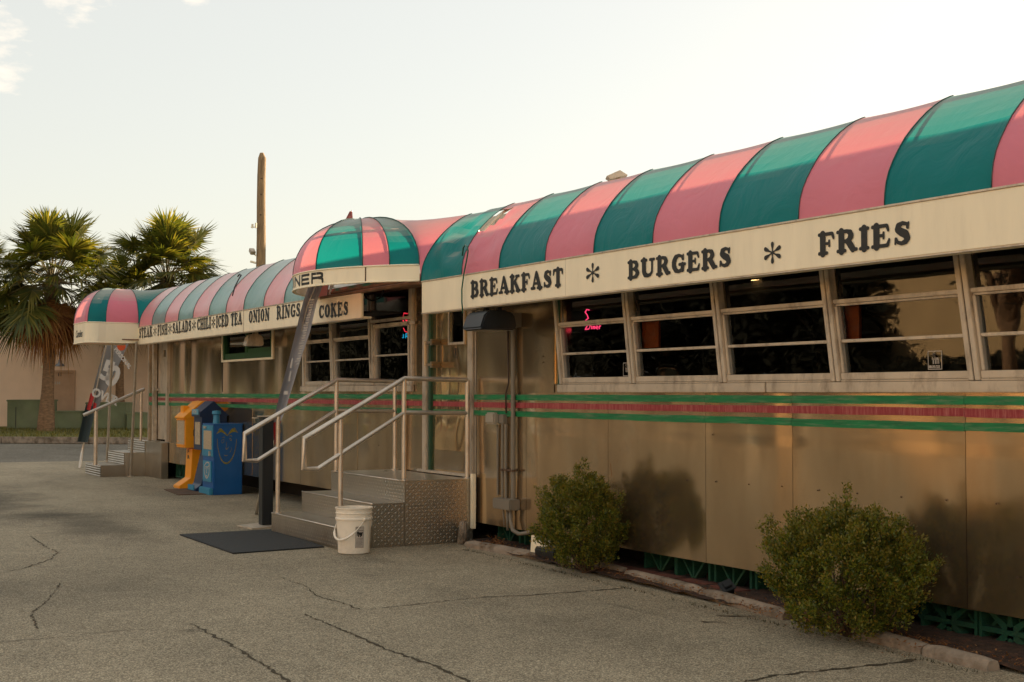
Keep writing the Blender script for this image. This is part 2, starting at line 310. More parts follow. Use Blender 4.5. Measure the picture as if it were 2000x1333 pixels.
M_['concrete'] = mat('kerb_concrete', (.30, .235, .175), .9, 0, .2, 8, .5, 50, dirt=(.08, .055, .03), dirt_amt=.8, dscale=5, dlo=.45, dhi=.65)
M_['breeze'] = mat('green_block_paint', (.004, .06, .03), .8, 0, .2, 12, .4, 50, dirt=(.03, .05, .025), dirt_amt=.6, dscale=7)
M_['brick'] = mat('red_brick', (.12, .035, .02), .9, 0, .3, 12, .4, 50)
M_['bucket'] = mat('white_plastic', (.84, .75, .62), .45, 0, .03, 5, 0, dirt=(.4, .33, .25), dirt_amt=.4, dscale=6)
M_['label'] = flat('paper_label', (.48, .42, .36), .8)
M_['rubber'] = mat('black_rubber', (.018, .019, .019), .75, 0, .25, 60, .5, 160)
M_['blackpaint'] = mat('black_paint', (.012, .014, .016), .4, 0, .1, 8)
M_['orange'] = mat('orange_plastic', (.86, .33, .010), .45, 0, .06, 6, 0, dirt=(.45, .12, .01), dirt_amt=.3, dscale=5)
M_['navy'] = mat('navy_plastic', (.004, .022, .07), .4, 0, .12, 6)
M_['blue'] = mat('blue_plastic', (.004, .09, .29), .45, 0, .08, 5, 0, dirt=(.004, .06, .2), dirt_amt=.5, dscale=6)
M_['lblue'] = mat('light_blue_plastic', (.03, .22, .36), .45, 0, .08, 5)
M_['paper'] = mat('newsprint', (.42, .33, .22), .9, 0, .25, 60)
M_['yellow'] = mat('yellow_paint_marker', (.24, .20, .02), .8, 0, .3, 40)
M_['rust'] = mat('rusty_plate', (.10, .055, .03), .85, 0, .3, 8, .3)
M_['wood'] = mat('old_pole_wood', (.32, .21, .11), .95, 0, .3, 6, .8, 10, dirt=(.06, .035, .02), dirt_amt=.7, dscale=4, stretch=(6, 6, .5))
M_['stucco'] = mat('peach_stucco', (.84, .59, .42), .95, 0, .06, 1.5, .3, 90)
M_['stuccodoor'] = mat('tan_door_paint', (.52, .32, .20), .8, 0, .1, 3)
M_['ubox'] = mat('utility_green', (.16, .18, .09), .75, 0, .2, 2, .05, 30, dirt=(.22, .21, .13), dirt_amt=.4, dscale=1.2)
M_['grass'] = mat('lawn', (.14, .13, .02), .95, 0, .4, 20, .6, 60)
M_['trunk'] = mat('palm_bark', (.24, .135, .07), .95, 0, .35, 9, .9, 22, stretch=(1, 1, 2.5))
M_['greypipe'] = flat('grey_conduit', (.20, .17, .13), .55)
M_['tanwall'] = mat('sunlit_tan_wall', (.50, .34, .17), .9, 0, .1, 1)
M_['bark'] = mat('shrub_bark', (.10, .06, .035), .9, 0, .3, 30)
def leafmat(name, cols, tw=.3, rough=.5):
    m_, n, l, b = base_mat(name)
    g = n.new('ShaderNodeNewGeometry'); cr = n.new('ShaderNodeValToRGB'); e = cr.color_ramp.elements
    e[0].color = (*cols[0], 1); e[1].color = (*cols[-1], 1)
    for i, c in enumerate(cols[1:-1]): x = e.new((i+1)/(len(cols)-1)); x.color = (*c, 1)
    l.new(g.outputs['Random Per Island'], cr.inputs[0]); l.new(cr.outputs[0], b.inputs['Base Color']); b.inputs['Roughness'].default_value = rough
    t = n.new('ShaderNodeBsdfTranslucent'); br = n.new('ShaderNodeMix'); br.data_type = 'RGBA'; br.blend_type = 'MULTIPLY'; br.inputs[0].default_value = 1; br.inputs[7].default_value = (1.7, 1.65, .75, 1)
    l.new(cr.outputs[0], br.inputs[6]); l.new(br.outputs[2], t.inputs[0])
    ms = n.new('ShaderNodeMixShader'); ms.inputs[0].default_value = tw; l.new(b.outputs[0], ms.inputs[1]); l.new(t.outputs[0], ms.inputs[2]); l.new(ms.outputs[0], n['Material Output'].inputs[0]); return m_
M_['palm'] = leafmat('palm_leaf', [(.05, .06, .008), (.09, .095, .012), (.07, .09, .02), (.14, .13, .02), (.24, .19, .035)], .45)
M_['deadpalm'] = leafmat('dead_palm_leaf', [(.16, .055, .018), (.32, .13, .04), (.45, .22, .07)], .4, .8)
M_['shrub'] = leafmat('shrub_leaf', [(.032, .050, .004), (.07, .092, .008), (.12, .145, .011), (.18, .18, .014), (.24, .15, .018)], .3)
M_['fartree'] = leafmat('tree_leaf', [(.004, .005, .001), (.009, .010, .003)], .1, .9)
M_['newleaf'] = leafmat('new_shrub_leaf', [(.09, .095, .008), (.17, .15, .014), (.22, .16, .02)], .3)
M_['litter'] = leafmat('dry_leaves', [(.10, .03, .012), (.22, .08, .02), (.32, .16, .06)], .2, .9)
M_['flag2'] = mat('light_grey_flag_cloth', (.36, .36, .385), .85, 0, .08, 5)
M_['flag'] = mat('grey_flag_cloth', (.20, .195, .19), .85, 0, .08, 5)
M_['flagdark'] = mat('slate_flag_cloth', (.045, .065, .07), .85, 0, .08, 5)
M_['flagred'] = flat('red_flag_print', (.42, .03, .03), .8)
M_['flagwhite'] = flat('white_flag_print', (.52, .50, .47), .8)
M_['signblue'] = flat('pale_blue_print', (.12, .32, .42), .6)
M_['floodglass'] = flat('flood_lens', (.10, .10, .09), .3)

# ---------------------------------------------------------------- writing
def B_(*pts): return [tuple(p) for p in pts]
t_ = .12
def serif(x0, x1, y): return B_((x0, y, t_), (x1, y, t_))
G = {
 'A': (1.0, [B_((.2, .06, .13), (.46, .93, .14)), B_((.5, .93, .22), (.8, .06, .27)), B_((.3, .33, .11), (.66, .33, .11)), serif(.06, .36, .06), serif(.6, .98, .06)]),
 'B': (.86, [B_((.23, .06, .27), (.23, .94, .27)), serif(.06, .4, .06), serif(.06, .4, .94), B_((.23, .94, .12), (.48, .94, .13), (.62, .86, .2), (.65, .73, .25), (.6, .6, .2), (.45, .53, .12), (.23, .53, .12)), B_((.45, .53, .12), (.64, .44, .2), (.70, .29, .27), (.62, .12, .2), (.45, .06, .13), (.23, .06, .12))]),
 'C': (.86, [B_((.74, .72, .16), (.66, .88, .12), (.48, .94, .13), (.28, .84, .22), (.18, .62, .27), (.18, .38, .27), (.28, .16, .22), (.48, .06, .13), (.68, .12, .12), (.79, .28, .1)), B_((.76, .68, .1), (.78, .94, .09))]),
 'D': (.92, [B_((.23, .06, .27), (.23, .94, .27)), serif(.06, .4, .06), serif(.06, .4, .94), B_((.23, .94, .12), (.5, .94, .14), (.68, .82, .23), (.75, .6, .27), (.75, .4, .27), (.68, .18, .23), (.5, .06, .14), (.23, .06, .12))]),
 'E': (.84, [B_((.23, .06, .27), (.23, .94, .27)), serif(.06, .68, .06), serif(.06, .66, .94), B_((.68, .92, .13), (.73, .72, .10)), B_((.3, .52, .1), (.5, .52, .1)), B_((.53, .64, .09), (.53, .4, .09)), B_((.7, .08, .14), (.77, .3, .1))]),
 'F': (.80, [B_((.23, .06, .27), (.23, .94, .27)), serif(.06, .42, .06), serif(.06, .66, .94), B_((.68, .92, .13), (.73, .72, .10)), B_((.3, .5, .1), (.5, .5, .1)), B_((.53, .62, .09), (.53, .38, .09))]),
 'G': (.92, [B_((.74, .74, .14), (.66, .88, .12), (.48, .94, .13), (.28, .84, .22), (.18, .62, .27), (.18, .38, .27), (.28, .16, .22), (.48, .06, .13), (.66, .14, .16)), B_((.76, .7, .1), (.77, .94, .09)), B_((.72, .14, .2), (.72, .4, .24)), serif(.52, .88, .44)]),
 'H': (1.0, [B_((.23, .06, .25), (.23, .94, .25)), B_((.77, .06, .25), (.77, .94, .25)), serif(.06, .4, .06), serif(.06, .4, .94), serif(.6, .94, .06), serif(.6, .94, .94), B_((.23, .5, .12), (.77, .5, .12))]),
 'I': (.48, [B_((.24, .06, .27), (.24, .94, .27)), serif(.07, .41, .06), serif(.07, .41, .94)]),
 'K': (1.0, [B_((.23, .06, .27), (.23, .94, .27)), serif(.06, .4, .06), serif(.06, .4, .94), B_((.3, .44, .12), (.72, .92, .12)), serif(.58, .86, .94), B_((.48, .6, .2), (.78, .08, .26)), serif(.62, .95, .06)]),
 'L': (.80, [B_((.23, .06, .27), (.23, .94, .27)), serif(.06, .4, .94), serif(.06, .68, .06), B_((.68, .08, .14), (.74, .32, .1))]),
 'N': (1.0, [B_((.2, .06, .13), (.2, .94, .13)), B_((.24, .9, .26), (.74, .12, .26)), B_((.8, .06, .13), (.8, .94, .13)), serif(.06, .34, .06), serif(.06, .32, .94), serif(.66, .94, .94)]),
 'O': (.94, [B_(*[(.47+.27*math.cos(a), .5+.43*math.sin(a), .13+.15*abs(math.cos(a))**1.5) for a in [2*math.pi*i/20 for i in range(21)]])]),
 'R': (.94, [B_((.23, .06, .27), (.23, .94, .27)), serif(.06, .4, .06), serif(.06, .4, .94), B_((.23, .94, .12), (.48, .94, .13), (.63, .86, .2), (.66, .72, .26), (.6, .56, .2), (.45, .49, .12), (.23, .49, .12)), B_((.48, .48, .18), (.62, .32, .25), (.74, .1, .24)), serif(.7, .9, .07)]),
 'S': (.78, [B_((.62, .74, .12), (.6, .88, .11), (.42, .94, .13), (.24, .84, .2), (.22, .69, .24), (.36, .56, .26), (.54, .45, .27), (.61, .28, .25), (.55, .13, .18), (.38, .06, .13), (.22, .12, .11), (.15, .28, .11)), B_((.64, .7, .08), (.66, .93, .08)), B_((.13, .3, .08), (.12, .07, .08))]),
 'T': (.88, [B_((.44, .06, .27), (.44, .94, .27)), serif(.26, .62, .06), serif(.12, .76, .94), B_((.1, .92, .13), (.07, .7, .09)), B_((.78, .92, .13), (.81, .7, .09))]),
 'U': (.98, [B_((.23, .94, .27), (.23, .32, .27), (.3, .14, .24), (.48, .06, .15), (.66, .1, .14), (.77, .26, .13), (.78, .94, .13)), serif(.06, .4, .94), serif(.64, .92, .94)]),
 '*': (.8, [B_((.4, .5, .06), (.4+.17*math.cos(a), .5+.17*math.sin(a), .05), (.4+.33*math.cos(a), .5+.33*math.sin(a), .13), (.4+.41*math.cos(a), .5+.41*math.sin(a), .15)) for a in [math.pi/2+k*math.pi/3 for k in range(6)]]),
 'o': (.7, [B_(*[(.35+.25*math.cos(a), .3+.26*math.sin(a), .1) for a in [2*math.pi*i/16 for i in range(17)]])]),
}
SANS = {
 'D': (1.05, [B_((.12, 0.1, .2), (.12, .9, .2)), B_((.12, .9, .2), (.6, .9, .2), (.88, .74, .22), (.93, .5, .24), (.88, .26, .22), (.6, .1, .2), (.12, .1, .2))]),
 'I': (.34, [B_((.17, .1, .24), (.17, .9, .24))]),
 'N': (1.05, [B_((.12, .1, .22), (.12, .9, .22)), B_((.16, .88, .22), (.88, .12, .22)), B_((.92, .1, .22), (.92, .9, .22))]),
 'E': (.95, [B_((.12, .1, .22), (.12, .9, .22)), B_((.12, .9, .18), (.85, .9, .18)), B_((.12, .5, .18), (.8, .5, .18)), B_((.12, .1, .18), (.85, .1, .18))]),
 'R': (1.05, [B_((.12, .1, .22), (.12, .9, .22)), B_((.12, .9, .18), (.75, .9, .18), (.9, .8, .2), (.9, .62, .2), (.75, .5, .18), (.12, .5, .18)), B_((.62, .5, .2), (.86, .42, .2), (.92, .28, .22), (.92, .1, .22))]),
}
def word(mb, txt, font, fn, h, x0=0, sx=1.0, gap=.06, space=.5, wmul=1.0):
    """fn(u, v, k) -> 3-D point; u along the text, v up, k small lift"""
    x = x0; k = [0]
    for ch in txt:
        if ch == ' ': x += space*h*sx; continue
        wd, st = font[ch]
        for s_ in st:
            pts = [(x+p[0]*h*sx, p[1]*h, p[2]*h*wmul/2) for p in s_]
            for i, (a, b, r_) in enumerate(pts):
                n = 10; k[0] += 1; kk = (k[0] % 40)*2e-5
                rx = r_*min(1, sx*1.15)
                mb.add([fn(a+rx*math.cos(2*math.pi*j/n), b+r_*math.sin(2*math.pi*j/n), kk) for j in range(n)], [tuple(range(n))])
                if i < len(pts)-1:
                    a2, b2, r2 = pts[i+1]; dx, dy = a2-a, b2-b; L = math.hypot(dx, dy) or 1; nx, ny = -dy/L, dx/L
                    k[0] += 1; kk = (k[0] % 40)*2e-5; rx2 = r2*min(1, sx*1.15)
                    mb.add([fn(a+nx*rx, b+ny*r_, kk), fn(a-nx*rx, b-ny*r_, kk), fn(a2-nx*rx2, b2-ny*r2, kk), fn(a2+nx*rx2, b2+ny*r2, kk)], [(0, 1, 2, 3)])
        x += (wd+gap)*h*sx
    return x
def wordlen(txt, font, h, sx=1.0, gap=.06, space=.5): return sum(space*h*sx if c == ' ' else (font[c][0]+gap)*h*sx for c in txt)-gap*h*sx
def sign_word(mb, txt, xa, xb, z, h, Y, font=G, wmul=1.0):
    L = wordlen(txt, font, h); sx = (xb-xa)/L
    word(mb, txt, font, lambda u, v, k: (xa+u, Y-.004-k, z+v), h, 0, sx, wmul=wmul)
def text_mesh(txt, size, fn, name, m_, parent, lift=.003, bold=0.0, align='LEFT', **kw):
    """built-in letters laid on a surface; fn(u, v) -> 3-D point"""
    cu = bpy.data.curves.new('t', 'FONT'); cu.body = txt; cu.size = size; cu.offset = bold; cu.resolution_u = 3; cu.align_x = align
    ob = bpy.data.objects.new('t', cu); C.objects.link(ob)
    bpy.context.view_layer.update(); dg = bpy.context.evaluated_depsgraph_get(); me = bpy.data.meshes.new_from_object(ob.evaluated_get(dg))
    mb = MB(); mb.add([fn(v.co.x, v.co.y) for v in me.vertices], [tuple(p.vertices) for p in me.polygons])
    bpy.data.objects.remove(ob); return mb.build(name, m_, parent, recalc=False, **kw)

D, V = 5.67, 5.22
#SECTION ground
g = MB(); g.quad((-600, -600, -.008), (600, -600, -.008), (600, 600, -.008), (-600, 600, -.008)); g.build('ground', M_['grass'], kind='structure')
lot = MB(); lot.quad((-27.4, -60, 0), (60, -60, 0), (60, 60, 0), (-16, 60, 0), (-27.4, 4.4, 0)); lot.build('parking_lot', M_['lot'], kind='structure')
bounce_gnd = MB(); bounce_gnd.quad((-110, -60, .004), (60, -60, .004), (60, -11, .004), (-110, -11, .004)); bounce_gnd.build('bright_bounce_ground', mat('bounce_ground_tone', (.58, .44, .28), .9, 0, .12, .6), kind='structure')  # unseen pale ground added to brighten what the steel mirrors
k0, k1 = Vector((-37.5, 5.80, 0)), Vector((-35.0, 8.95, 0)); kd = (k1-k0).normalized(); kn = Vector((-kd.y, kd.x, 0))
if kn.x > 0: kn = -kn
rd = MB(); a_, b_ = k0-kd*80, k0+kd*80
rd.quad(a_+Vector((0, 0, -.004)), b_+Vector((0, 0, -.004)), b_-kn*22+Vector((0, 0, -.004)), a_-kn*22+Vector((0, 0, -.004))); rd.build('road', M_['road'], kind='structure')
kb = MB()
for i in range(-14, 15):
    p, q = k0+kd*(i*2.4+.012), k0+kd*(i*2.4+2.388)
    kb.prism([p, q, q+kn*.16+Vector((0, 0, 0)), p+kn*.16], (0, 0, .17))
kb.build('kerb', M_['concrete'], kind='structure', bevel=.015)
vg = MB(); a2, b2 = a_+kn*.17, b_+kn*.17
vg.quad(a2+Vector((0, 0, .15)), b2+Vector((0, 0, .15)), b2+kn*30+Vector((0, 0, .15)), a2+kn*30+Vector((0, 0, .15))); vg.build('verge', M_['grass'], kind='structure')
gr = MB(); rg = random.Random(3)
for i in range(9000):
    p = k0+kd*rg.uniform(-6, 12)+kn*rg.uniform(.2, 8); h_ = rg.uniform(.04, .12); a = rg.uniform(0, 6.28); w_ = .012
    d_ = Vector((math.cos(a), math.sin(a), 0)); t2 = Vector((rg.uniform(-.04, .04), rg.uniform(-.04, .04), h_)); z_ = Vector((0, 0, .15))
    gr.add([p+z_-d_*w_, p+z_+d_*w_, p+z_+t2], [(0, 1, 2)])
gr.build('verge_grass', leafmat('grass_blade', [(.06, .06, .01), (.12, .11, .02), (.2, .16, .04)], .3), kind='stuff', label='short yellow green grass on the verge behind the kerb', cat='grass', recalc=False)
bed = MB(); rb = random.Random(5); nx_, ny_ = 90, 8; vv = []; ff = []
for i in range(nx_+1):
    for j in range(ny_+1):
        x = -10.75+i*(7.9/nx_); y0 = 5.36+(x+10.5)*(-.036); y = y0+.03+j*(6.1-y0)/ny_
        vv.append((x, y+.06*(1-j/ny_), .012+.02*rb.random()+(.012 if 1 < j < 6 else 0)))
for i in range(nx_):
    for j in range(ny_): a = i*(ny_+1)+j; ff.append((a, a+ny_+1, a+ny_+2, a+1))
bed.add(vv, ff); bed.build('planting_bed', M_['soil'], kind='structure', smooth='all')
# cracks: real joints in the asphalt
def crack(pts, w0, w1, seed=1, jit=.012):
    r_ = random.Random(seed); P = [onZ(x, y, .0035) for x, y in pts]; out = []
    for i in range(len(P)-1):
        n = max(2, int((P[i+1]-P[i]).length/.035))
        for j in range(n): out.append(P[i].lerp(P[i+1], j/n)+Vector((r_.uniform(-jit, jit), r_.uniform(-jit, jit), 0)))
    out.append(P[-1]); vs_ = []; fs_ = []
    for i, p in enumerate(out):
        t = (out[min(i+1, len(out)-1)]-out[max(0, i-1)]).normalized(); nn = Vector((-t.y, t.x, 0)); k = i/len(out)
        w_ = (w0+(w1-w0)*k)*r_.uniform(.25, 1.25)/2; vs_ += [p+nn*w_, p-nn*w_*r_.uniform(.5, 1.4)]
    for i in range(len(out)-1): fs_.append((2*i, 2*i+1, 2*i+3, 2*i+2))
    return vs_, fs_
cm = MB()
for i, (pts, a, b) in enumerate([
    ([(722, 1190), (800, 1181), (935, 1167), (1040, 1162), (1130, 1155), (1215, 1149)], .012, .024),
    ([(594, 1199), (665, 1228), (760, 1270), (850, 1300), (925, 1336)], .016, .02),
    ([(372, 1217), (430, 1248), (485, 1280), (535, 1310), (570, 1336)], .016, .02),
    ([(0, 1254), (120, 1244), (220, 1233), (330, 1226)], .007, .007),
    ([(545, 1125), (570, 1137), (592, 1141), (622, 1165), (660, 1175), (702, 1190)], .007, .01),
    ([(1430, 1336), (1520, 1318), (1640, 1306), (1700, 1300), (1790, 1288)], .02, .035),
    ([(60, 1048), (90, 1068), (112, 1078), (100, 1092), (40, 1112), (0, 1119)], .012, .012),
    ([(120, 1138), (104, 1160), (85, 1180), (62, 1195), (66, 1215), (75, 1228)], .01, .01),
    ([(600, 1198), (640, 1194), (700, 1190)], .006, .004), ([(700, 1123), (770, 1120), (860, 1116)], .004, .004), ([(560, 993), (480, 996), (400, 1000)], .006, .003), ([(1400, 1202), (1445, 1204), (1480, 1203)], .03, .02), ([(1370, 1214), (1420, 1216)], .03, .02)]):
    cm.add(*crack(pts, a, b, i))
cm.build('pavement_cracks', mat('crack_dirt', (.05, .035, .015), .95, 0, .3, 20), kind='structure', recalc=False)
#SECTION diner
diner = thing('diner_building', (-12, D, 0), 'long low diner clad in grimy stainless steel with green and red stripes', 'building')
ZT, ZB_A, ZB_B, XL, XR, XM = 2.46, .175, .25, -22.15, -2.6, -11.85
holes = [(-21.74, -21.02, .56, 2.2), (-18.26, -16.27, 1.75, 2.28), (-15.20, -12.16, 1.375, 2.40), (-11.80, -10.99, .56, 2.40), (-9.40, -3.05, 1.375, 2.28)]
def wall_sheet(x0, x1, z0, z1, m_):
    xs = sorted({x0, x1}|{v for h_ in holes for v in h_[:2] if x0 < v < x1}); zs = sorted({z0, z1}|{v for h_ in holes for v in h_[2:] if z0 < v < z1})
    mb = MB()
    for i in range(len(xs)-1):
        for j in range(len(zs)-1):
            cx, cz = (xs[i]+xs[i+1])/2, (zs[j]+zs[j+1])/2
            if any(h_[0] < cx < h_[1] and h_[2] < cz < h_[3] for h_ in holes): continue
            mb.quad((xs[i], D, zs[j]), (xs[i+1], D, zs[j]), (xs[i+1], D, zs[j+1]), (xs[i], D, zs[j+1]))
    for h_ in holes:
        if h_[0] >= x0 and h_[1] <= x1:
            a, b, c, d = h_; T = .09
            mb.quad((a, D, c), (a, D+T, c), (a, D+T, d), (a, D, d)); mb.quad((b, D, c), (b, D, d), (b, D+T, d), (b, D+T, c)); mb.quad((a, D, c), (b, D, c), (b, D+T, c), (a, D+T, c))
    mb.quad((x0, D, z0), (x0, D+.3, z0), (x1, D+.3, z0), (x1, D, z0))
    return mb.build('wall', m_, diner, recalc=False)
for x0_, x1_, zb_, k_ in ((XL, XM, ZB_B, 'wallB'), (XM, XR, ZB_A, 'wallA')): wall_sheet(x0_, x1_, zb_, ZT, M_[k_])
# cover sheets below the window band, each bowed a little differently, 4 mm proud
def sheet(x0, x1, z0, z1, m_, seed, amp=.0035):
    r_ = random.Random(seed); f1, f2, f3, p1, p2, p3 = r_.uniform(1.5, 3.2), r_.uniform(3, 6), r_.uniform(1.5, 4), r_.uniform(0, 6), r_.uniform(0, 6), r_.uniform(0, 6)
    nx, nz = max(6, int((x1-x0)/.028)), max(6, int((z1-z0)/.035)); mb = MB(); dents = [(r_.uniform(x0, x1), r_.choice([.87, .87, r_.uniform(z0, z1)]), r_.uniform(.04, .16), r_.uniform(-.004, .004)) for _ in range(int(4+3*(x1-x0)))]
    for i in range(nx+1):
        for j in range(nz+1):
            u, v = i/nx, j/nz; x, z = x0+(x1-x0)*u, z0+(z1-z0)*v; e_ = min(1, 6*min(u, 1-u))
            dy = amp*(.9*math.sin(f1*x*2+p1+1.3*z)+.5*math.sin(f2*x+f3*z*2+p2)+.5*math.sin(5*z+p3+x))*e_+sum(a_*math.exp(-((x-cx_)**2+((z-cz_)*.6)**2)/(r2_*r2_)) for cx_, cz_, r2_, a_ in dents)*e_
            mb.v.append(Vector((x, D-.0075-dy*.45+(.0015 if z > 1.0 else 0), z)))
    for i in range(nx):
        for j in range(nz): a = i*(nz+1)+j; mb.f.append((a, a+nz+1, a+nz+2, a+1)); mb.m.append(0)
    o = mb.build('wall_sheet', m_, diner, smooth='all', recalc=False); return o
for i, (a, b) in enumerate(((-10.84, -9.96), (-9.955, -8.72), (-8.715, -7.518), (-7.514, -6.635), (-6.631, -5.252), (-5.248, -4.0), (-3.995, XR))): sheet(a, b, ZB_A, 1.312, M_['wallA'], i+3, .011)
for i, (a, b) in enumerate(((-20.92, -19.305), (-19.30, -17.005), (-17.0, -15.26), (-15.255, -13.565), (-13.56, -11.93))): sheet(a, b, ZB_B, 1.318, M_['wallB'], i+40, .006)
for i, (a, b) in enumerate(((-20.92, -18.31), (-16.22, -15.26))): sheet(a, b, 1.322, 2.3, M_['wallB'], i+60, .006)
sheet(-10.84, -9.51, 1.316, 2.3, M_['wallA'], 77)
en = MB(); en.box((XL-.02, D+.001, .2), (XL, 8.9, ZT)); en.box((XR, D+.001, .2), (XR+.02, 8.9, ZT)); en.box((XL, 8.9, .2), (XR, 8.92, ZT)); en.build('end_wall', M_['wallB'], diner)
rf = MB(); pr = [(5.70, 2.45), (6.0, 2.60), (6.6, 2.86), (7.2, 2.98), (7.8, 2.86), (8.4, 2.6), (8.9, 2.45)]
rf.prism([(XL, y, z) for y, z in pr], (XR-XL, 0, 0)); rf.build('roof', M_['alu'], diner)
q = MB(); q.box((XL, 8.4, 2.5), (-13.2, 8.46, 3.58)); q.box((-13.19, 8.4, 2.5), (-5.0, 8.46, 3.22)); q.box((-4.99, 8.4, 2.5), (XR+3, 8.46, 3.5)); q.build_each('added_sun_screen', M_['alu'], diner)  # unseen panels added behind the roof to block sun on the awnings
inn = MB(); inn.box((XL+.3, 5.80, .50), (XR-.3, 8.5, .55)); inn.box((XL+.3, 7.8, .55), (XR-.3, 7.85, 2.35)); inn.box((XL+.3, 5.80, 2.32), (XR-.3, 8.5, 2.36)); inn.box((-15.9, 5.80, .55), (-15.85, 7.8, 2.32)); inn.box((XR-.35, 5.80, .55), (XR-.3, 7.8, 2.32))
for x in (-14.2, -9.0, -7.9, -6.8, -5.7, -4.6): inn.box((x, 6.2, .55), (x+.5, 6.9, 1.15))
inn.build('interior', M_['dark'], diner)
# booth-end panels catching light inside
ip = MB(); ip.box((onY(1254, 650, 5.74).x, 5.74, 1.64), (onY(1286, 650, 5.74).x, 5.76, 1.83)); ip.box((onY(1650, 630, 5.74).x, 5.74, 1.63), (onY(1678, 630, 5.74).x, 5.76, 1.84)); ip.build_each('booth_panel', mat('orange_booth_panel', (.55, .10, .02), .5, 0, .1, 4), diner)
# battens, rivets, stripes
sm = MB()
for x, z0, z1 in ((-19.3, .26, 1.30), (-17.0, .26, 1.30), (-13.56, .26, 1.37)): sm.box((x-.002, D-.0105, z0), (x+.002, D+.001, z1))
sm.build_each('panel_seam', M_['wallA'], diner)
rv = MB()
for x, y in ((1530, 950), (1600, 958), (1677, 964), (1763, 971), (1851, 977), (1949, 984), (1394, 849), (1344, 938), (1400, 941), (1465, 946), (1063, 696), (1063, 708), (1990, 1128), (660, 870), (741, 870)):
    p = onY(x, y, D); rv.lathe((p.x, D-.014, p.z), [(.0, -.002), (.0045, 0), (.005, .005)], 8, 'y')
rv.build('rivets', M_['rust'], diner)
def stripe(x0, x1, z0, z1, m_, seed):
    mb = MB(); r_ = random.Random(seed); n = max(2, int((x1-x0)/.25)); a = [(x0+(x1-x0)*i/n, r_.uniform(-.002, .002), r_.uniform(-.002, .002)) for i in range(n+1)]
    for i in range(n):
        (xa, ba, ta), (xb, bb, tb) = a[i], a[i+1]
        mb.quad((xa, D-.0155, z0+ba), (xb, D-.0155, z0+bb), (xb, D-.0155, z1+tb), (xa, D-.0155, z1+ta))
    return mb.build('stripe', m_, diner, recalc=False)
for i, (x0, x1) in enumerate(((-22.12, -21.76), (-20.98, -11.95), (-10.88, XR))):
    cuts = [x0]+[c for c in (-19.3, -17.0, -15.26, -13.56, -9.955, -7.516, -6.633, -5.25) if x0 < c < x1]+[x1]; rs = random.Random(i)
    for a, b in zip(cuts[:-1], cuts[1:]):
        for z0_, z1_, mk in ((1.250, 1.296, 'green'), (1.187, 1.232, 'red'), (1.112, 1.158, 'green')): o_ = rs.uniform(-.0025, .0025); stripe(a+.001, b-.001, z0_+o_, z1_+o_, M_[mk], rs.randint(0, 99))
# vertical trims
tr = MB()
tr.box((-11.925, D-.03, .56), (-11.835, D+.02, 2.42)); tr.box((-10.985, D-.03, .56), (-10.885, D+.02, 2.3)); tr.box((-10.87, D-.012, .3), (-10.845, D, 2.3))
tr.box((-22.17, D-.025, .22), (-22.13, D+.02, 2.3)); tr.box((-21.80, D-.05, .56), (-21.72, D+.01, 2.3)); tr.box((-21.02, D-.05, .56), (-20.93, D+.01, 2.3))
tr.build_each('wall_trim', M_['alu'], diner, bevel=.006)
gt = MB(); gt.box((-11.833, D-.005, .58), (-11.79, D+.06, 2.4)); gt.box((-9.46, D-.006, 1.36), (-9.425, D+.02, 2.3)); gt.build_each('door_jamb', M_['gtrim'], diner)
ap = MB(); ap.box((-9.43, D-.028, 1.318), (-6.87, D-.004, 1.378)); ap.box((-6.86, D-.028, 1.318), (XR-.1, D-.004, 1.378)); ap.box((-15.24, D-.028, 1.325), (-12.16, D-.004, 1.385)); ap.build_each('window_sill', M_['alu'], diner, bevel=.004)
# outward corner strip beside the window band
cs = MB(); cs.box((-9.50, D-.02, 1.38), (-9.468, D+.0, 2.3)); cs.build('corner_strip', M_['door'], diner, bevel=.006)
LEAN = .15
def window(x0, x1, z0, z1, zt, zm, gm, lean=LEAN, name='window', tr_=True):
    S = lambda p: Vector((p.x-lean*(p.z-z0), p.y, p.z))
    fr = MB(); w_ = .036
    fr.box((x0, D-.03, z0), (x0+w_, D+.04, z1), S); fr.box((x1-w_, D-.03, z0), (x1, D+.04, z1), S)      # mullion halves
    fr.box((x0+w_, D-.018, zt), (x1-w_, D+.03, zt+.024), S)
    fr.box((x0+w_+.003, D-.006, zt-.014), (x1-w_-.003, D+.02, zt-.002), S)
    fr.box((x0+w_, D-.012, z0+.052), (x0+w_+.024, D+.03, zt-.016), S); fr.box((x1-w_-.018, D-.012, z0+.052), (x1-w_, D+.03, zt-.016), S)
    fr.box((x0+w_, D-.02, z0+.01), (x1-w_, D+.03, z0+.05), S); fr.box((x0+w_, D-.026, z0-.002), (x1-w_, D+.03, z0+.008), S)
    for q in zm: fr.box((x0+w_+.024, D-.008, q-.009), (x1-w_-.018, D+.02, q+.009), S)
    f = fr.build(name, M_['alu'], diner, bevel=.003)
    pn = MB(); pn.quad(S(Vector((x0+w_, D+.015, z0+.05))), S(Vector((x1-w_, D+.015, z0+.05))), S(Vector((x1-w_, D+.015, zt))), S(Vector((x0+w_, D+.015, zt))))
    pn.quad(S(Vector((x0+w_, D+.022, zt+.024))), S(Vector((x1-w_, D+.022, zt+.024))), S(Vector((x1-w_, D+.022, z1))), S(Vector((x0+w_, D+.022, z1))))
    pn.build('pane', gm, f, recalc=False)
    return f
mA = [-9.395, -8.365, -7.30, -6.22, -5.165, -4.11, -3.10]
WA = []
for i in range(6): WA.append(window(mA[i]+.004, mA[i+1]-.004, 1.382, 2.27, 1.845-.002*(i % 2), [1.62], M_['glass']))
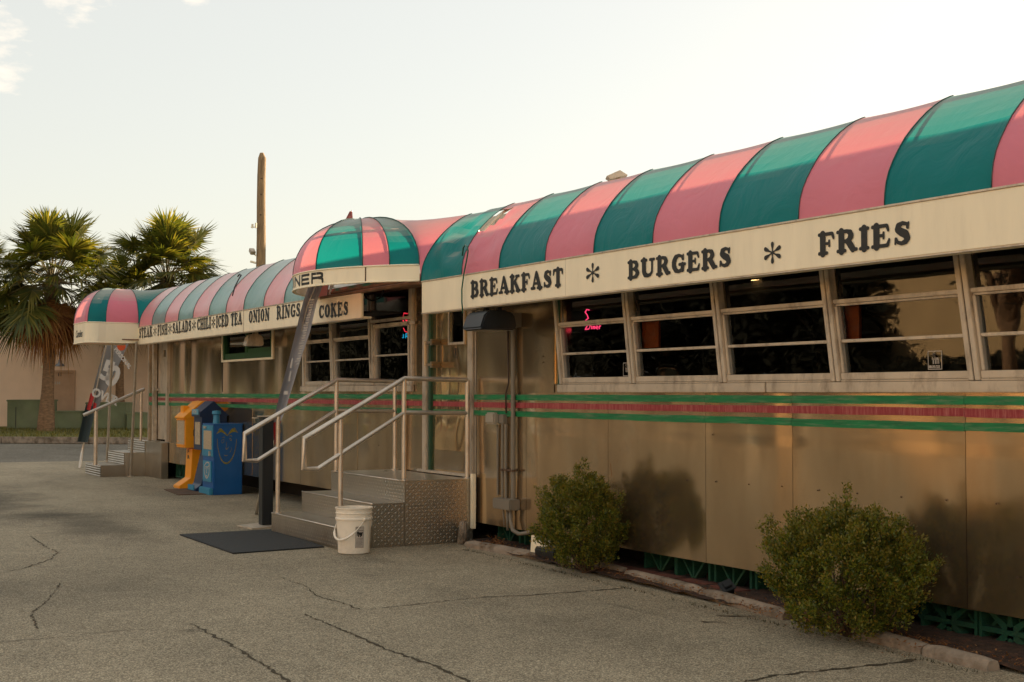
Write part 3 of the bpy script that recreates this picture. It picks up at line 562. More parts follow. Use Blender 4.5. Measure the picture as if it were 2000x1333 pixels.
WC = [window(-15.13, -14.24, 1.39, 2.3, 1.885, [1.665], M_['glassC'], .09), window(-14.232, -13.15, 1.39, 2.3, 1.885, [1.665], M_['glassC'], .09)]
WC.append(window(-13.14, -12.21, 1.39, 2.02, 1.985, [1.69], M_['glassC'], .03))
up = MB(); up.box((-13.22, D-.02, 2.03), (-12.20, D+.02, 2.06)); up.box((-13.30, D-.02, 2.33), (-12.20, D+.02, 2.38)); up.box((-13.22, D-.02, 2.06), (-13.17, D+.02, 2.33)); up.box((-12.26, D-.02, 2.06), (-12.20, D+.02, 2.33)); up.box((-12.92, D-.03, 1.975), (-12.1, D-.021, 2.01))
uf = up.build('window', M_['alu'], diner, bevel=.003); q = MB(); q.quad((-13.17, D+.01, 2.06), (-12.26, D+.01, 2.06), (-12.26, D+.01, 2.33), (-13.17, D+.01, 2.33)); q.build('pane', M_['glassC'], uf, recalc=False)
lf = MB(); lf.box((-15.20, D-.02, 1.386), (-15.135, D+.03, 2.39)); lf.box((-12.205, D-.025, 1.386), (-12.165, D+.03, 2.39)); lf.box((-15.13, D-.02, 2.305), (-13.31, D+.03, 2.39)); lf.build_each('window_surround', M_['alu'], diner, bevel=.003)
# small far window, green framed
wb = MB(); wb.box((-18.26, D-.01, 1.75), (-18.20, D+.06, 2.28)); wb.box((-16.33, D-.01, 1.75), (-16.27, D+.06, 2.28)); wb.box((-18.20, D+.0, 1.75), (-16.33, D+.06, 1.83)); wb.box((-17.35, D+.0, 1.83), (-17.27, D+.06, 2.28)); wb.box((-17.27, D+.01, 1.83), (-16.33, D+.05, 1.88))
wf = wb.build('window', mat('green_window_paint', (.012, .075, .018), .6, 0, .15, 8), diner, bevel=.003)
q = MB(); q.quad((-18.2, D+.03, 1.83), (-17.35, D+.03, 1.83), (-17.35, D+.03, 2.28), (-18.2, D+.03, 2.28)); q.quad((-17.27, D+.03, 1.88), (-16.33, D+.03, 1.88), (-16.33, D+.03, 2.28), (-17.27, D+.03, 2.28)); q.build('pane', M_['glass'], wf, recalc=False)
q = MB(); q.box((-18.30, D-.02, 1.722), (-16.23, D-.001, 1.748)); q.box((-18.30, D-.02, 1.75), (-18.265, D-.001, 2.28)); q.box((-16.265, D-.02, 1.75), (-16.23, D-.001, 2.28)); q.build('frame', M_['cream'], wf)
# doors
def door(x0, x1, z0, z1, y, win, hinge_left=True, far=False):
    d_ = MB(); a, b, c, e = win
    xs, zs = [x0, a, b, x1], [z0, c, e, z1]
    for i in range(3):
        for j in range(3):
            if i == 1 and j == 1: continue
            d_.box((xs[i], y, zs[j]), (xs[i+1], y+.04, zs[j+1]))
    do = d_.build('door', M_['door'] if not far else M_['alu'], diner)
    f_ = MB(); t = .022
    f_.box((a-t, y-.01, c-t), (b+t, y, c)); f_.box((a-t, y-.01, e), (b+t, y, e+t)); f_.box((a-t, y-.01, c), (a, y, e)); f_.box((b, y-.01, c), (b+t, y, e)); f_.build('window_frame', M_['alu'], do)
    p_ = MB(); p_.quad((a, y+.012, c), (b, y+.012, c), (b, y+.012, e), (a, y+.012, e)); p_.build('window', M_['glass'], do, recalc=False)
    return do
dr = door(-11.788, -10.992, .585, 2.36, D+.02, (-11.43, -11.14, 1.775, 2.12))
h_ = MB(); h_.tube([(-11.76, D-.075, 1.56), (-11.76, D-.075, 1.80)], .013, 10)
for z in (1.575, 1.785): h_.box((-11.76, D-.078, z-.01), (-11.62, D-.064, z+.01)); h_.prism([(-11.66, D-.078, z-.028), (-11.60, D-.078, z-.028), (-11.63, D-.078, z), (-11.60, D-.078, z+.028), (-11.66, D-.078, z+.028), (-11.64, D-.078, z)], (0, .096, 0))
h_.build('handle', mat('worn_brass', (.42, .34, .24), .38, .9, .1), dr, bevel=.003, smooth=True)
rg_ = MB(); n = 28; cx, cz = -11.31, 1.675
for i in range(n):
    a0, a1 = 2*math.pi*i/n, 2*math.pi*(i+1)/n
    P = lambda a, r_: (cx+r_*math.cos(a), D+.018, cz+r_*.9*math.sin(a))
    rg_.quad(P(a0, .052), P(a1, .052), P(a1, .045), P(a0, .045))
for (a, b, c, e) in ((-.008, -.02, .008, .022), (-.018, .004, .018, .012), (-.014, -.03, .014, -.024)): rg_.quad((cx+a, D+.0178, cz+b), (cx+c, D+.0178, cz+b), (cx+c, D+.0178, cz+e), (cx+a, D+.0178, cz+e))
rg_.lathe((cx, D+.0178, cz+.03), [(.0, 0), (.009, 0)], 12, 'y'); rg_.build('badge', M_['letter'], dr, recalc=False)
for z0, z1, m_ in ((1.250, 1.296, 'green'), (1.187, 1.232, 'red'), (1.112, 1.158, 'green')):
    s_ = MB(); s_.quad((-11.775, D+.0165, z0), (-11.0, D+.0165, z0), (-11.0, D+.0165, z1), (-11.775, D+.0165, z1)); s_.build('stripe', M_[m_], dr, recalc=False)
kp = MB(); kp.box((-11.74, D+.012, .60), (-11.03, D+.0195, .78)); kp.build('kick_plate', M_['wallB'], dr, bevel=.002)
th = MB(); th.box((-12.0, D-.05, .565), (-10.9, D+.02, .588)); th.build('threshold', M_['alu'], diner, bevel=.004)
df = door(-21.715, -21.025, .585, 2.2, D+.02, (-21.38, -21.22, 1.86, 1.97), far=True)
dd = MB(); dd.box((-21.68, D-.05, 1.34), (-21.62, D+.019, 1.37)); dd.lathe((-21.65, D-.05, 1.355), [(.0, -.02), (.022, -.015), (.022, .0), (.012, .01)], 12, 'y'); dd.build('handle', M_['rail'], df, smooth=True)
for z0, z1, m_ in ((1.250, 1.296, 'green'), (1.187, 1.232, 'red'), (1.112, 1.158, 'green')):
    s_ = MB(); s_.quad((-21.70, D+.0165, z0), (-21.03, D+.0165, z0), (-21.03, D+.0165, z1), (-21.70, D+.0165, z1)); s_.build('stripe', M_[m_], df, recalc=False)
# interior lamps seen through the glass
for px, py in ((1757, 521), (1483, 546)):
    p = onZ(px, py, 2.315)
    L = thing('ceiling_light', (p.x, p.y, 2.315), 'small lit round downlight inside the window below ' + ('the word FRIES' if px > 1600 else 'the second asterisk'), 'ceiling light', 'downlights inside the diner')
    q = MB(); q.lathe((p.x, p.y, 2.312), [(.0, -.004), (.075, -.004)], 20); q.build('lens', emit('lamp_glow', (1, .55, .22), 4), L, recalc=False)
    q = MB(); q.lathe((p.x, p.y, 2.312), [(.075, -.006), (.10, -.006), (.10, .006)], 20); q.build('rim', M_['dark'], L, recalc=False)
def neon(name, strokes, Y, col, s, label):
    T = thing(name, tuple(onY(*strokes[0][0], Y)), label, 'neon sign')
    q = MB()
    for st in strokes: q.tube([onY(x, y, Y) for x, y in st], .0045, 6)
    q.build('neon_tube', emit('neon_'+name, col, s*.32), T, smooth='all')
    b = MB(); xs = [onY(x, y, Y) for st in strokes for x, y in st]; b.box((min(p.x for p in xs), Y+.012, max(p.z for p in xs)-.012), (max(p.x for p in xs), Y+.02, max(p.z for p in xs)-.006)); b.build('backing_bar', M_['blackpaint'], T); return T
neon('neon_sign', [[(1151, 606), (1146, 605), (1143, 610), (1147, 616), (1149, 622), (1144, 626)], [(1143, 644), (1148, 635), (1153, 637), (1150, 643), (1143, 644)], [(1156, 637), (1155, 643)], [(1158, 643), (1159, 638), (1162, 638), (1161, 643)], [(1164, 641), (1168, 639), (1166, 637), (1163, 641), (1167, 643)], [(1170, 643), (1171, 637), (1173, 637)]], 5.86, (1, .05, .16), 2.2, 'pink neon script reading S and Diner behind the near wing window')
neon('neon_sign', [[(796, 613), (789, 612), (787, 620), (794, 627), (800, 626)], [(787, 626), (790, 632), (799, 632)], [(788, 641), (791, 648), (799, 650)]], 5.80, (1, .03, .06), 2.0, 'red neon curves at the window edge under the DINER canopy')
neon('neon_sign', [[(792, 661), (793, 652), (798, 653), (797, 656), (793, 657), (799, 661)], [(788, 653), (788, 660), (786, 660)]], 5.80, (.02, .45, .8), 1.2, 'small blue neon letters below the red curves in the window under the DINER canopy')
def sticker(f, px, py, px2, py2, num):
    a, b = onY(px, py, D+.012), onY(px2, py2, D+.012); W_, H_ = b.x-a.x, a.z-b.z; y = D+.012
    s_ = MB(); P = lambda u, v: (a.x+u*W_-LEAN*0, y, b.z+v*H_)
    t = .045
    for u0, v0, u1, v1 in ((0, 0, 1, t), (0, 1-t, 1, 1), (0, t, t, 1-t), (1-t, t, 1, 1-t), (.35, .3, .42, .55), (.5, .3, .57, .6), (.62, .3, .68, .5), (.45, .58, .75, .63), (.3, .52, .8, .56), (.74, .3, .8, .5)): s_.quad(P(u0, v0), P(u1, v0), P(u1, v1), P(u0, v1))
    word(s_, 'S', G, lambda u, v, k: (a.x+.28*W_+u, y-.0002, b.z+.55*H_+v), H_*.36, 0, W_/H_*1.0)
    s_.build('sticker', M_['label'], f, recalc=False)
    if num: text_mesh('888-393-7233', H_*.19, lambda x, z: (a.x+.06*W_+x*(.86*W_)/(H_*.19*6.1), y-.0004, b.z+.09*H_+z), 'sticker_number', M_['label'], f, bold=.001)
sticker(WA[3], 1812, 686, 1840, 722, True); sticker(WA[0], 1217, 709, 1232, 735, False)

#SECTION awnings
PROF = [(5.22, 2.295), (5.224, 2.36), (5.234, 2.42), (5.254, 2.48), (5.285, 2.54), (5.326, 2.605), (5.372, 2.668), (5.422, 2.722), (5.478, 2.775), (5.537, 2.825), (5.598, 2.868), (5.655, 2.902), (5.71, 2.925)]
def aw_panel(x0, x1, mkey, root, sag=.016, nx=12, hole=None, wrinkle=.0022, seed=0, xend=None):
    mb = MB(); n = len(PROF); r_ = random.Random(seed); ph = r_.uniform(0, 6)
    for i in range(nx+1):
        u = i/nx
        for j, (y, z) in enumerate(PROF):
            t = j/(n-1); s_ = sag*math.sin(math.pi*u)*math.sin(math.pi*min(1, t*1.05))
            if wrinkle: s_ += wrinkle*math.sin(math.pi*u)*math.sin(math.pi*t)*(math.sin(9*u+7*t+ph)+.6*math.sin(17*t-6*u))
            if j == n-1: s_ = sag*.5*math.sin(math.pi*u)
            ny, nz = -(PROF[min(j+1, n-1)][1]-PROF[max(j-1, 0)][1]), (PROF[min(j+1, n-1)][0]-PROF[max(j-1, 0)][0]); L = math.hypot(ny, nz)
            mb.v.append(Vector((x0+(x1-x0)*u, y-ny/L*s_, z-nz/L*s_)))
    for i in range(nx):
        for j in range(n-1):
            if hole and hole(i, j): continue
            mb.f.append((i*n+j, (i+1)*n+j, (i+1)*n+j+1, i*n+j+1)); mb.m.append(0)
    return mb.build('canvas_panel', M_[mkey], root, smooth='all', recalc=False)
def seam(x, root, m_):
    q = MB(); q.tube([(x, y-.003, z+.002) for y, z in PROF]+[(x+.01, 5.722, 2.932)], .0032, 6); q.build('seam_piping', m_, root, smooth='all')
M_['piping'] = flat('dark_piping', (.03, .085, .075), .6)
def awning(name, bounds, first, vx0, vx1, z0, z1, label, skip=(), name2=False):
    root = thing(name, ((vx0+vx1)/2, V, z1), label, 'awning'); k = first
    for i in range(len(bounds)-1):
        c = ('teal' if k else 'pink')+('_skysheen' if name2 else '')
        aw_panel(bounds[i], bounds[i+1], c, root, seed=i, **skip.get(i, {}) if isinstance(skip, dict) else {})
        k = 1-k
    for x in bounds: seam(x, root, M_['piping'])
    fm = MB()
    for x in bounds:
        fm.tube([(x, y+.02, z-.02) for y, z in PROF]+[(x, 5.78, 2.90), (x, 5.80, 2.46)], .013, 6)
    fm.tube([(bounds[0], 5.70, 2.90), (bounds[-1], 5.70, 2.90)], .013, 6); fm.tube([(bounds[0], 5.80, 2.66), (bounds[-1], 5.80, 2.66)], .012, 6)
    fm.build('awning_frame', M_['alu'], root, smooth=True)
    va = MB(); va.box((vx0, V, z0), (vx1, V+.03, z1)); va.box((vx0, V+.03, z0), (vx1, V+.12, z0+.02)); va.build('valance', M_['cream'], root, bevel=.008, smooth=True)
    ed = MB(); ed.box((vx0, V-.006, z1-.004), (vx1, V+.01, z1+.006)); ed.box((vx0, V-.004, z0-.004), (vx1, V+.02, z0+.004)); ed.build('edge_trim', M_['alu'], root)
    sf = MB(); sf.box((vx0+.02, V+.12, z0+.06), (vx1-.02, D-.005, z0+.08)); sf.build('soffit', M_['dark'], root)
    return root
bA = [-11.06, -10.265, -9.612, -8.89, -8.213, -7.49, -6.779, -6.047, -5.37, -4.657, -3.95, -3.22]
def rip(i, j): return (i in (0, 1) and 6 <= j <= 9) or (i == 2 and 7 <= j <= 9) or (i == 3 and j in (8, 9))
awA = awning('striped_awning', bA, 1, -11.05, -3.0, 2.01, 2.293, 'near striped awning over the wide windows, lettered BREAKFAST BURGERS FRIES, torn near its left end',
             {0: dict(wrinkle=.03, nx=20), 1: dict(hole=rip, wrinkle=.014, nx=12)})
bB = [-21.04, -20.29, -19.58, -18.89, -18.17, -17.45, -16.73, -16.03, -15.3, -14.61, -13.9, -13.3]
awB = awning('striped_awning', bB, 0, -21.14, -12.42, 2.035, 2.30, 'far striped awning with sky sheen painted into its vinyl, lettered STEAK FISH SALADS CHILI ICED TEA ONION RINGS COKES', name2=True)
q = MB(); q.box((-16.035, V-.004, 2.04), (-16.02, V+.001, 2.296)); q.box((-8.6, V-.001, 2.02), (-8.597, V+.001, 2.29)); q.build('valance_joint', M_['alu'], awB)
for txt, a, b, z, h in (('BREAKFAST', -10.10, -8.625, 2.097, .128), ('*', -8.305, -8.145, 2.093, .135), ('BURGERS', -7.785, -6.655, 2.083, .118), ('*', -6.345, -6.205, 2.067, .125), ('FRIES', -5.885, -5.178, 2.080, .119)):
    mb = MB(); sign_word(mb, txt, a, b, z, h, V, wmul=1.42); mb.build('lettering', M_['letter'], awA, recalc=False)
for txt, a, b in (('STEAK', -21.04, -20.25), ('*', -20.19, -20.03), ('FISH', -19.97, -19.43), ('*', -19.38, -19.22), ('SALADS', -19.17, -18.24), ('*', -18.19, -18.04), ('CHILI', -17.97, -17.35), ('*', -17.31, -17.17), ('ICED TEA', -17.13, -16.08), ('ONION', -15.83, -15.085), ('RINGS', -14.85, -14.09), ('COKES', -13.54, -12.735)):
    mb = MB(); h = .145 if a < -14 else .132; sign_word(mb, txt, a, b, 2.135 if a < -14 else 2.085, h, V, wmul=1.15 if a < -14 else 1.35); mb.build('lettering', M_['letter'], awB, recalc=False)
# torn flap and hose
hk = MB(); hk.tube([onY(454, 578, V-.06), onY(458, 562, V-.02), onY(466, 546, V+.05), onY(471, 538, V+.09), onY(468, 536, V+.09), onY(464, 541, V+.07)], .008, 6); hk.build('canvas_tear', M_['blackpaint'], awB, smooth='all')
ho = MB(); ho.tube([onY(x, y, V+o_) for x, y, o_ in ((903, 500, .02), (905, 484, .03), (909, 479, .0), (913, 483, -.03), (914, 492, -.03), (912, 505, -.03), (906, 535, -.03), (902, 565, -.03), (902, 590, -.03), (904, 612, -.03))], .006, 8)
ho.build('garden_hose', flat('green_hose', (.01, .10, .06), .4), smooth='all', label='thin green hose hanging over the near awning valance left of BREAKFAST', cat='hose')

def dome(name, base, apex, rise, z0, z1, seams, cols, loftR, loftL, label, fwd_=0.0):
    """base: list of plan points from the right end round to the left end; seams: indices"""
    root = thing(name, (apex[0], apex[1]-.3, z1), label, 'canopy'); nt = 12; ax, ay = apex
    def P(i, t):
        a = t*math.pi/2; bx, by = base[i]; k_ = 0 if i in (0, len(base)-1) else min(1, min(i, len(base)-1-i)/6.0)
        ca, sa_ = math.cos(a)**.88, math.sin(a)**.95
        yy = ay-fwd_*k_; return Vector((ax+(bx-ax)*ca, yy+(by-yy)*ca, z1+rise*sa_))
    for s_ in range(len(seams)-1):
        i0, i1 = seams[s_], seams[s_+1]; mb = MB(); n = i1-i0+1
        for i in range(i0, i1+1):
            u = (i-i0)/(i1-i0)
            for j in range(nt+1):
                p = P(i, j/nt); c = Vector((ax, ay, z1)); sg = .018*math.sin(math.pi*u)*math.sin(math.pi*j/nt); mb.v.append(p-(p-c).normalized()*sg)
        for i in range(n-1):
            for j in range(nt): mb.f.append((i*(nt+1)+j, i*(nt+1)+j+1, (i+1)*(nt+1)+j+1, (i+1)*(nt+1)+j)); mb.m.append(0)
        mb.build('canvas_panel', M_[cols[s_]], root, smooth='all', recalc=True)
    for i in seams:
        q = MB(); q.tube([P(i, j/nt)+Vector((0, -.003, .004)) for j in range(nt+1)], .0045, 6); q.build('seam_piping', M_['piping'], root, smooth='all')
    fr = MB()
    for i in seams: fr.tube([P(i, j/nt)+(Vector((ax, ay, z1))-P(i, j/nt)).normalized()*.03 for j in range(nt+1)], .014, 6)
    k = nt//2; fr.tube([P(i, .45)+(Vector((ax, ay, z1))-P(i, .45)).normalized()*.03 for i in range(0, len(base), 2)], .012, 6)
    fr.build('canopy_frame', M_['alu'], root, smooth=True)
    for e_, (xw, col) in ((0, loftR), (len(base)-1, loftL)):
        mb = MB(); nj = nt; nu = 6
        for j in range(nj+1):
            a = P(e_, j/nj); t = j/nj*(len(PROF)-1); k_ = min(int(t), len(PROF)-2); f_ = t-k_
            b = Vector((xw, PROF[k_][0]*(1-f_)+PROF[k_+1][0]*f_, PROF[k_][1]*(1-f_)+PROF[k_+1][1]*f_))
            for u in range(nu+1):
                p = a.lerp(b, u/nu); p.z -= .03*math.sin(math.pi*u/nu)*j/nj; mb.v.append(p)
        for j in range(nj):
            for u in range(nu): mb.f.append((j*(nu+1)+u, j*(nu+1)+u+1, (j+1)*(nu+1)+u+1, (j+1)*(nu+1)+u)); mb.m.append(0)
        mb.build('canvas_panel', M_[col], root, smooth='all', recalc=False)
    va = MB()
    for i in range(len(base)-1):
        (xa, ya), (xb, yb) = base[i], base[i+1]; c = Vector((ax, ay+.2, 0))
        A, Bp = Vector((xa, ya, 0)), Vector((xb, yb, 0)); ia, ib = A+(c-A).normalized()*.03, Bp+(c-Bp).normalized()*.03
        for (p, q_, zz0, zz1) in ((A, Bp, z0, z1), (ib, ia, z0, z1)): va.quad((p.x, p.y, zz0), (q_.x, q_.y, zz0), (q_.x, q_.y, zz1), (p.x, p.y, zz1))
        va.quad((A.x, A.y, z1), (Bp.x, Bp.y, z1), (ib.x, ib.y, z1), (ia.x, ia.y, z1)); va.quad((A.x, A.y, z0), (ia.x, ia.y, z0), (ib.x, ib.y, z0), (Bp.x, Bp.y, z0))
    bmv = va.build('valance', M_['cream'], root, recalc=True, smooth=True)
    q = MB(); q.tube([(x, y-.002, z1) for x, y in base], .008, 6); q.tube([(x, y-.002, z0) for x, y in base], .008, 6); q.build('edge_trim', M_['cream'], root, smooth='all')
    return root
XC, RR, SG, HA = -12.35, 1.59, .62, R(52.4)
baseD = []; NB = 42
angs = [HA-(2*HA)*i/NB for i in range(NB+1)]
for a in angs: baseD.append((XC+RR*math.sin(a), V-SG+RR*(1-math.cos(a))))
idx = lambda deg: min(range(NB+1), key=lambda i: abs(angs[i]-R(deg)))
DZ0, DZ1 = 2.306, 2.448
cD = dome('entrance_canopy', baseD, (XC, V), .535, DZ0, DZ1, [0, idx(42.5), idx(33), idx(9.5), idx(-22), idx(-40), NB], ['teal', 'pink', 'teal', 'pink', 'teal', 'pink'], (-11.06, 'pink'), (-13.64, 'teal'),
          'rounded pink and teal entrance canopy lettered DINER above the metal steps', .05)
mb = MB()
arc0 = R(15)    # right end of the writing on the curved valance
wd = wordlen('DINER', SANS, .1); 
def onarc(u, v, k):
    a = arc0-(wd*2.3-u)/RR; return (XC+(RR+.0015+k)*math.sin(a), V-SG+RR-(RR+.0015+k)*math.cos(a), DZ0+.022+v)
word(mb, 'DINER', SANS, onarc, .1, 0, 2.3, wmul=1.35); mb.build('lettering', M_['letter'], cD, recalc=False)
q = MB(); a = R(33.5); q.box((-.006, -.003, DZ0), (.006, .003, DZ1), lambda p: Vector((XC+(RR+.001)*math.sin(a)+p.x*math.cos(a)+p.y*math.sin(a), V-SG+RR-(RR+.001)*math.cos(a)+p.x*math.sin(a), p.z))); q.build('valance_joint', M_['rust'], cD)
sp = MB(); sp.box((-13.5, V+.03, DZ0+.02), (-11.1, D-.01, DZ0+.04)); sp.tube([(-13.5, V+.01, DZ0-.01), (-11.1, V+.01, DZ0-.01)], .02, 6); sp.build('soffit', mat('stained_board', (.20, .11, .06), .8, 0, .3, 6), cD)
cb = MB(); cb.tube([onY(x, y, 5.45) for x, y in ((752, 556), (748, 572), (742, 582), (728, 588), (716, 584), (711, 574))], .008, 6); cb.build('cable', M_['blackpaint'], cD, smooth='all')
# far canopy: rounded rectangle
LX0, LX1, LY = -20.98, -21.98, 4.42
baseL = [(-21.08, 5.22), (-21.06, 5.05), (-21.04, 4.88), (-21.02, 4.72), (LX0, 4.60)]
for i in range(1, 7): a = R(90*i/7); baseL.append((LX0-.15+.15*math.cos(a), LY+.17-.17*math.sin(a)))
baseL += [(LX0-.15-(i/8)*(LX0-.3-LX1), LY) for i in range(9)]
for i in range(1, 7): a = R(90*i/7); baseL.append((LX1+.15-.15*math.sin(a), LY+.17-.17*math.cos(a)))
baseL += [(LX1, 4.6), (LX1, 4.8), (LX1, 5.0), (LX1, 5.22)]
cL = dome('entrance_canopy', baseL, (-21.75, V), .56, 2.06, 2.36, [0, 3, 8, 20, 25, len(baseL)-1], ['pink', 'teal', 'pink', 'teal', 'pink'], (-21.04, 'teal'), (-22.0, 'pink'),
          'boxy pink and teal entrance canopy on two posts at the far end of the diner', .25)
q = MB(); q.box((-21.93, LY+.05, 2.10), (-21.05, D-.01, 2.12)); q.build('soffit', mat('brown_soffit', (.22, .13, .08), .8), cL)
text_mesh('Candies', .15, lambda x, z: (-21.70+x*1.0+z*.25, LY-.004, 2.15+z), 'lettering', M_['letter'], cL, bold=.002)
for (pt, pb3) in ((at(220, 667, 22.0), onZ(209, 901, .181)), (onY(267, 668, 5.17), onZ(255, 931, 0))):
    q = MB(); q.tube([pb3, pt], .021, 12); q.lathe(tuple(pb3), [(.05, 0), (.05, .008), (.02, .01)], 16); q.build('post', M_['rail'], cL, smooth=True)
#SECTION steps
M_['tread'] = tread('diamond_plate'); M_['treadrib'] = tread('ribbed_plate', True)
def steps(name, x0, x1, ys, yw, hs, label, mfront):
    root = thing(name, ((x0+x1)/2, ys[0], 0), label, 'steps')
    for i, (y, h) in enumerate(zip(ys, hs)):
        ye = ys[i+1] if i < len(ys)-1 else yw; z0 = 0
        mb = MB(); mb.box((x0+.002, y+.002, 0), (x1-.002, ye, h-.001))
        def dia(P, u0, u1, v0, v1):
            nu, nv = int((u1-u0)/.029), int((v1-v0)/.029)
            for a in range(nu):
                for b_ in range(nv):
                    cu, cv = u0+(a+.5)*(u1-u0)/nu, v0+(b_+.5)*(v1-v0)/nv; sg = 1 if (a+b_) % 2 else -1; L_, W_ = .0125, .0048; k_ = .7071
                    pt = lambda p, q_, o_: P(cu+k_*(p-q_)*1.0, cv+k_*sg*(p+q_), o_)
                    mb.add([pt(-L_, 0, 0), pt(0, -W_, 0), pt(L_, 0, 0), pt(0, W_, 0), pt(-L_*.45, 0, .0018), pt(L_*.45, 0, .0018)], [(0, 1, 4), (1, 5, 4), (1, 2, 5), (2, 3, 5), (3, 4, 5), (3, 0, 4)])
        if not mfront: dia(lambda u, v, o_: (u, y+.002-o_, v), x0+.012, x1-.012, .012, h-.012)
        dia(lambda u, v, o_: (x1-.002+o_, u, v), y+.01, ye-.003, .012, h-.012)
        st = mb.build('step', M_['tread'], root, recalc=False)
        nz = MB(); nz.tube([(x0+.005, y+.004, h-.003), (x1-.005, y+.004, h-.003)], .007, 6); nz.build('nosing', M_['rail'], st, smooth='all')
        if mfront:
            q = MB(); q.quad((x0+.01, y-.002, .01), (x1-.01, y-.002, .01), (x1-.01, y-.002, h-.01), (x0+.01, y-.002, h-.01)); q.build('ribbed_riser', M_['treadrib'], st, recalc=False)
    return root
stA = steps('metal_steps', -12.55, -10.85, [4.37, 4.67, 4.97], 5.63, [.183, .373, .558], 'three tread diamond plate steps with double handrails below the DINER canopy', False)
def rail(x, root, far):
    q = MB(); r_ = .021
    top = [(x, 4.075, .93), (x, 4.99, 1.437), (x, 5.63, 1.42)]
    q.tube([(x, 4.20, .68), (x, 4.075, .685), (x, 4.075, .93), (x, 4.99, 1.437), (x, 5.60, 1.425)], r_, 12)
    q.tube([(x, 4.20, .68), (x, 4.99, 1.143), (x, 5.60, 1.132)], r_*.93, 12)
    for y, z0, z1 in ((4.40, .183, 1.09), (4.985, .558, 1.43), (5.60, .558, 1.425)): q.tube([(x, y, z0), (x, y, z1)], r_, 12); q.lathe((x, y, z0), [(.04, 0), (.04, .006), (.02, .01)], 14)
    q.build('handrail', M_['rail'], root, smooth=True)
rail(-10.90, stA, 0); rail(-12.46, stA, 1)
q = MB(); q.box((-10.845, 5.60, .12), (-10.80, D-.035, .60)); q.build('side_flashing', M_['cream'], stA, bevel=.004)
stB = steps('metal_steps', -23.0, -21.9, [4.86, 5.22, 5.54], 5.655, [.18, .37, .548], 'corrugated riser metal steps with one sloping handrail under the far canopy', True)
q = MB(); q.box((-22.9, 5.55, .0), (-20.95, 5.655, .545)); q.box((-21.9, 4.86, 0), (-21.88, 4.861, .01)); q.build('landing', M_['tread'], stB, bevel=.004)
q = MB(); q.tube([(-22.0, 4.61, .96), (-22.0, 5.55, 1.365)], .026, 10); q.tube([(-22.0, 4.80, .18), (-22.0, 4.80, 1.03)], .03, 10); q.tube([(-22.0, 5.50, .548), (-22.0, 5.50, 1.34)], .02, 10); q.build('handrail', M_['rail'], stB, smooth=True)
#SECTION small
# bucket
bp_ = (-10.60, 4.40, 0); bu = thing('bucket', bp_, 'white plastic pail with wire bail and a paper label in front of the near steps', 'bucket')
q = MB(); q.lathe(bp_, [(0, .002), (.122, .002), (.128, .008), (.138, .20), (.145, .275), (.153, .278), (.153, .29), (.147, .295), (.147, .325), (.153, .328), (.153, .334), (.147, .336), (.148, .362), (.155, .366), (.155, .376), (.145, .376), (.142, .30), (.122, .02), (0, .02)], 48); q.build('pail', M_['bucket'], bu, smooth=True)
vdir = Vector((bp_[0], bp_[1], 0)).normalized(); sdir = Vector((-vdir.y, vdir.x, 0))*-1   # towards image right
if sdir.dot(rt) < 0: sdir = -sdir
cc = Vector(bp_)+Vector((0, 0, .286)); pa = cc+(sdir*.55-vdir*.84)*.158; pb = cc-(sdir*.75-vdir*.66)*.158
pts = []
for i in range(17):
    a = math.pi*i/16; mid = pa.lerp(pb, (1-math.cos(a))/2); pts.append(mid+(-sdir*.10-vdir*.13+Vector((0, 0, -.165)))*math.sin(a))
pts = [p if (Vector((p.x-bp_[0], p.y-bp_[1], 0)).length > .15) else Vector((bp_[0], bp_[1], p.z))+Vector((p.x-bp_[0], p.y-bp_[1], 0)).normalized()*.152 for p in pts]
q = MB(); q.tube(pts, [.004]*4+[.010]*9+[.004]*4, 8); q.lathe((pa.x, pa.y, pa.z-.012), [(0, 0), (.014, 0), (.014, .024), (0, .024)], 10); q.build('bail', M_['bucket'], bu, smooth='all')
def onbucket(u, v, lift=.0012):
    r_ = .1285+(v-.008)*.052+lift; a0 = math.atan2(-vdir.y*.9+sdir.y*.33, -vdir.x*.9+sdir.x*.33); a = a0+u/r_
    return (bp_[0]+r_*math.cos(a), bp_[1]+r_*math.sin(a), v)
sg_ = 1 if (Vector(onbucket(.05, .1))-Vector(onbucket(0, .1))).dot(sdir) > 0 else -1
OB = lambda u, v, l=.0012: onbucket(u*sg_, v, l)
def lab(u0, u1, v0, v1, m_, name, l=.0012, n=8):
    q = MB()
    for i in range(n): a, b = u0+(u1-u0)*i/n, u0+(u1-u0)*(i+1)/n; q.quad(OB(a, v0, l), OB(b, v0, l), OB(b, v1, l), OB(a, v1, l))
    return q
lb = lab(-.036, .036, .055, .225, M_['label'], 'label').build('label', M_['label'], bu, recalc=False)
q = MB()
for (a, b, c, d) in ((-.036, .036, .054, .056), (-.036, .036, .224, .226), (-.036, -.0345, .055, .225), (.0345, .036, .055, .225), (-.03, .005, .214, .219), (-.03, -.008, .204, .208), (-.03, .03, .192, .195), (-.025, .028, .128, .130), (-.03, .025, .118, .120), (-.03, .02, .108, .110), (-.03, .026, .098, .100), (-.03, .018, .088, .09), (-.03, .024, .078, .08), (-.03, .01, .068, .07)):
    for f in lab(a, b, c, d, None, '', .002).f: pass
    t2 = lab(a, b, c, d, None, '', .002); q.add(t2.v, t2.f)
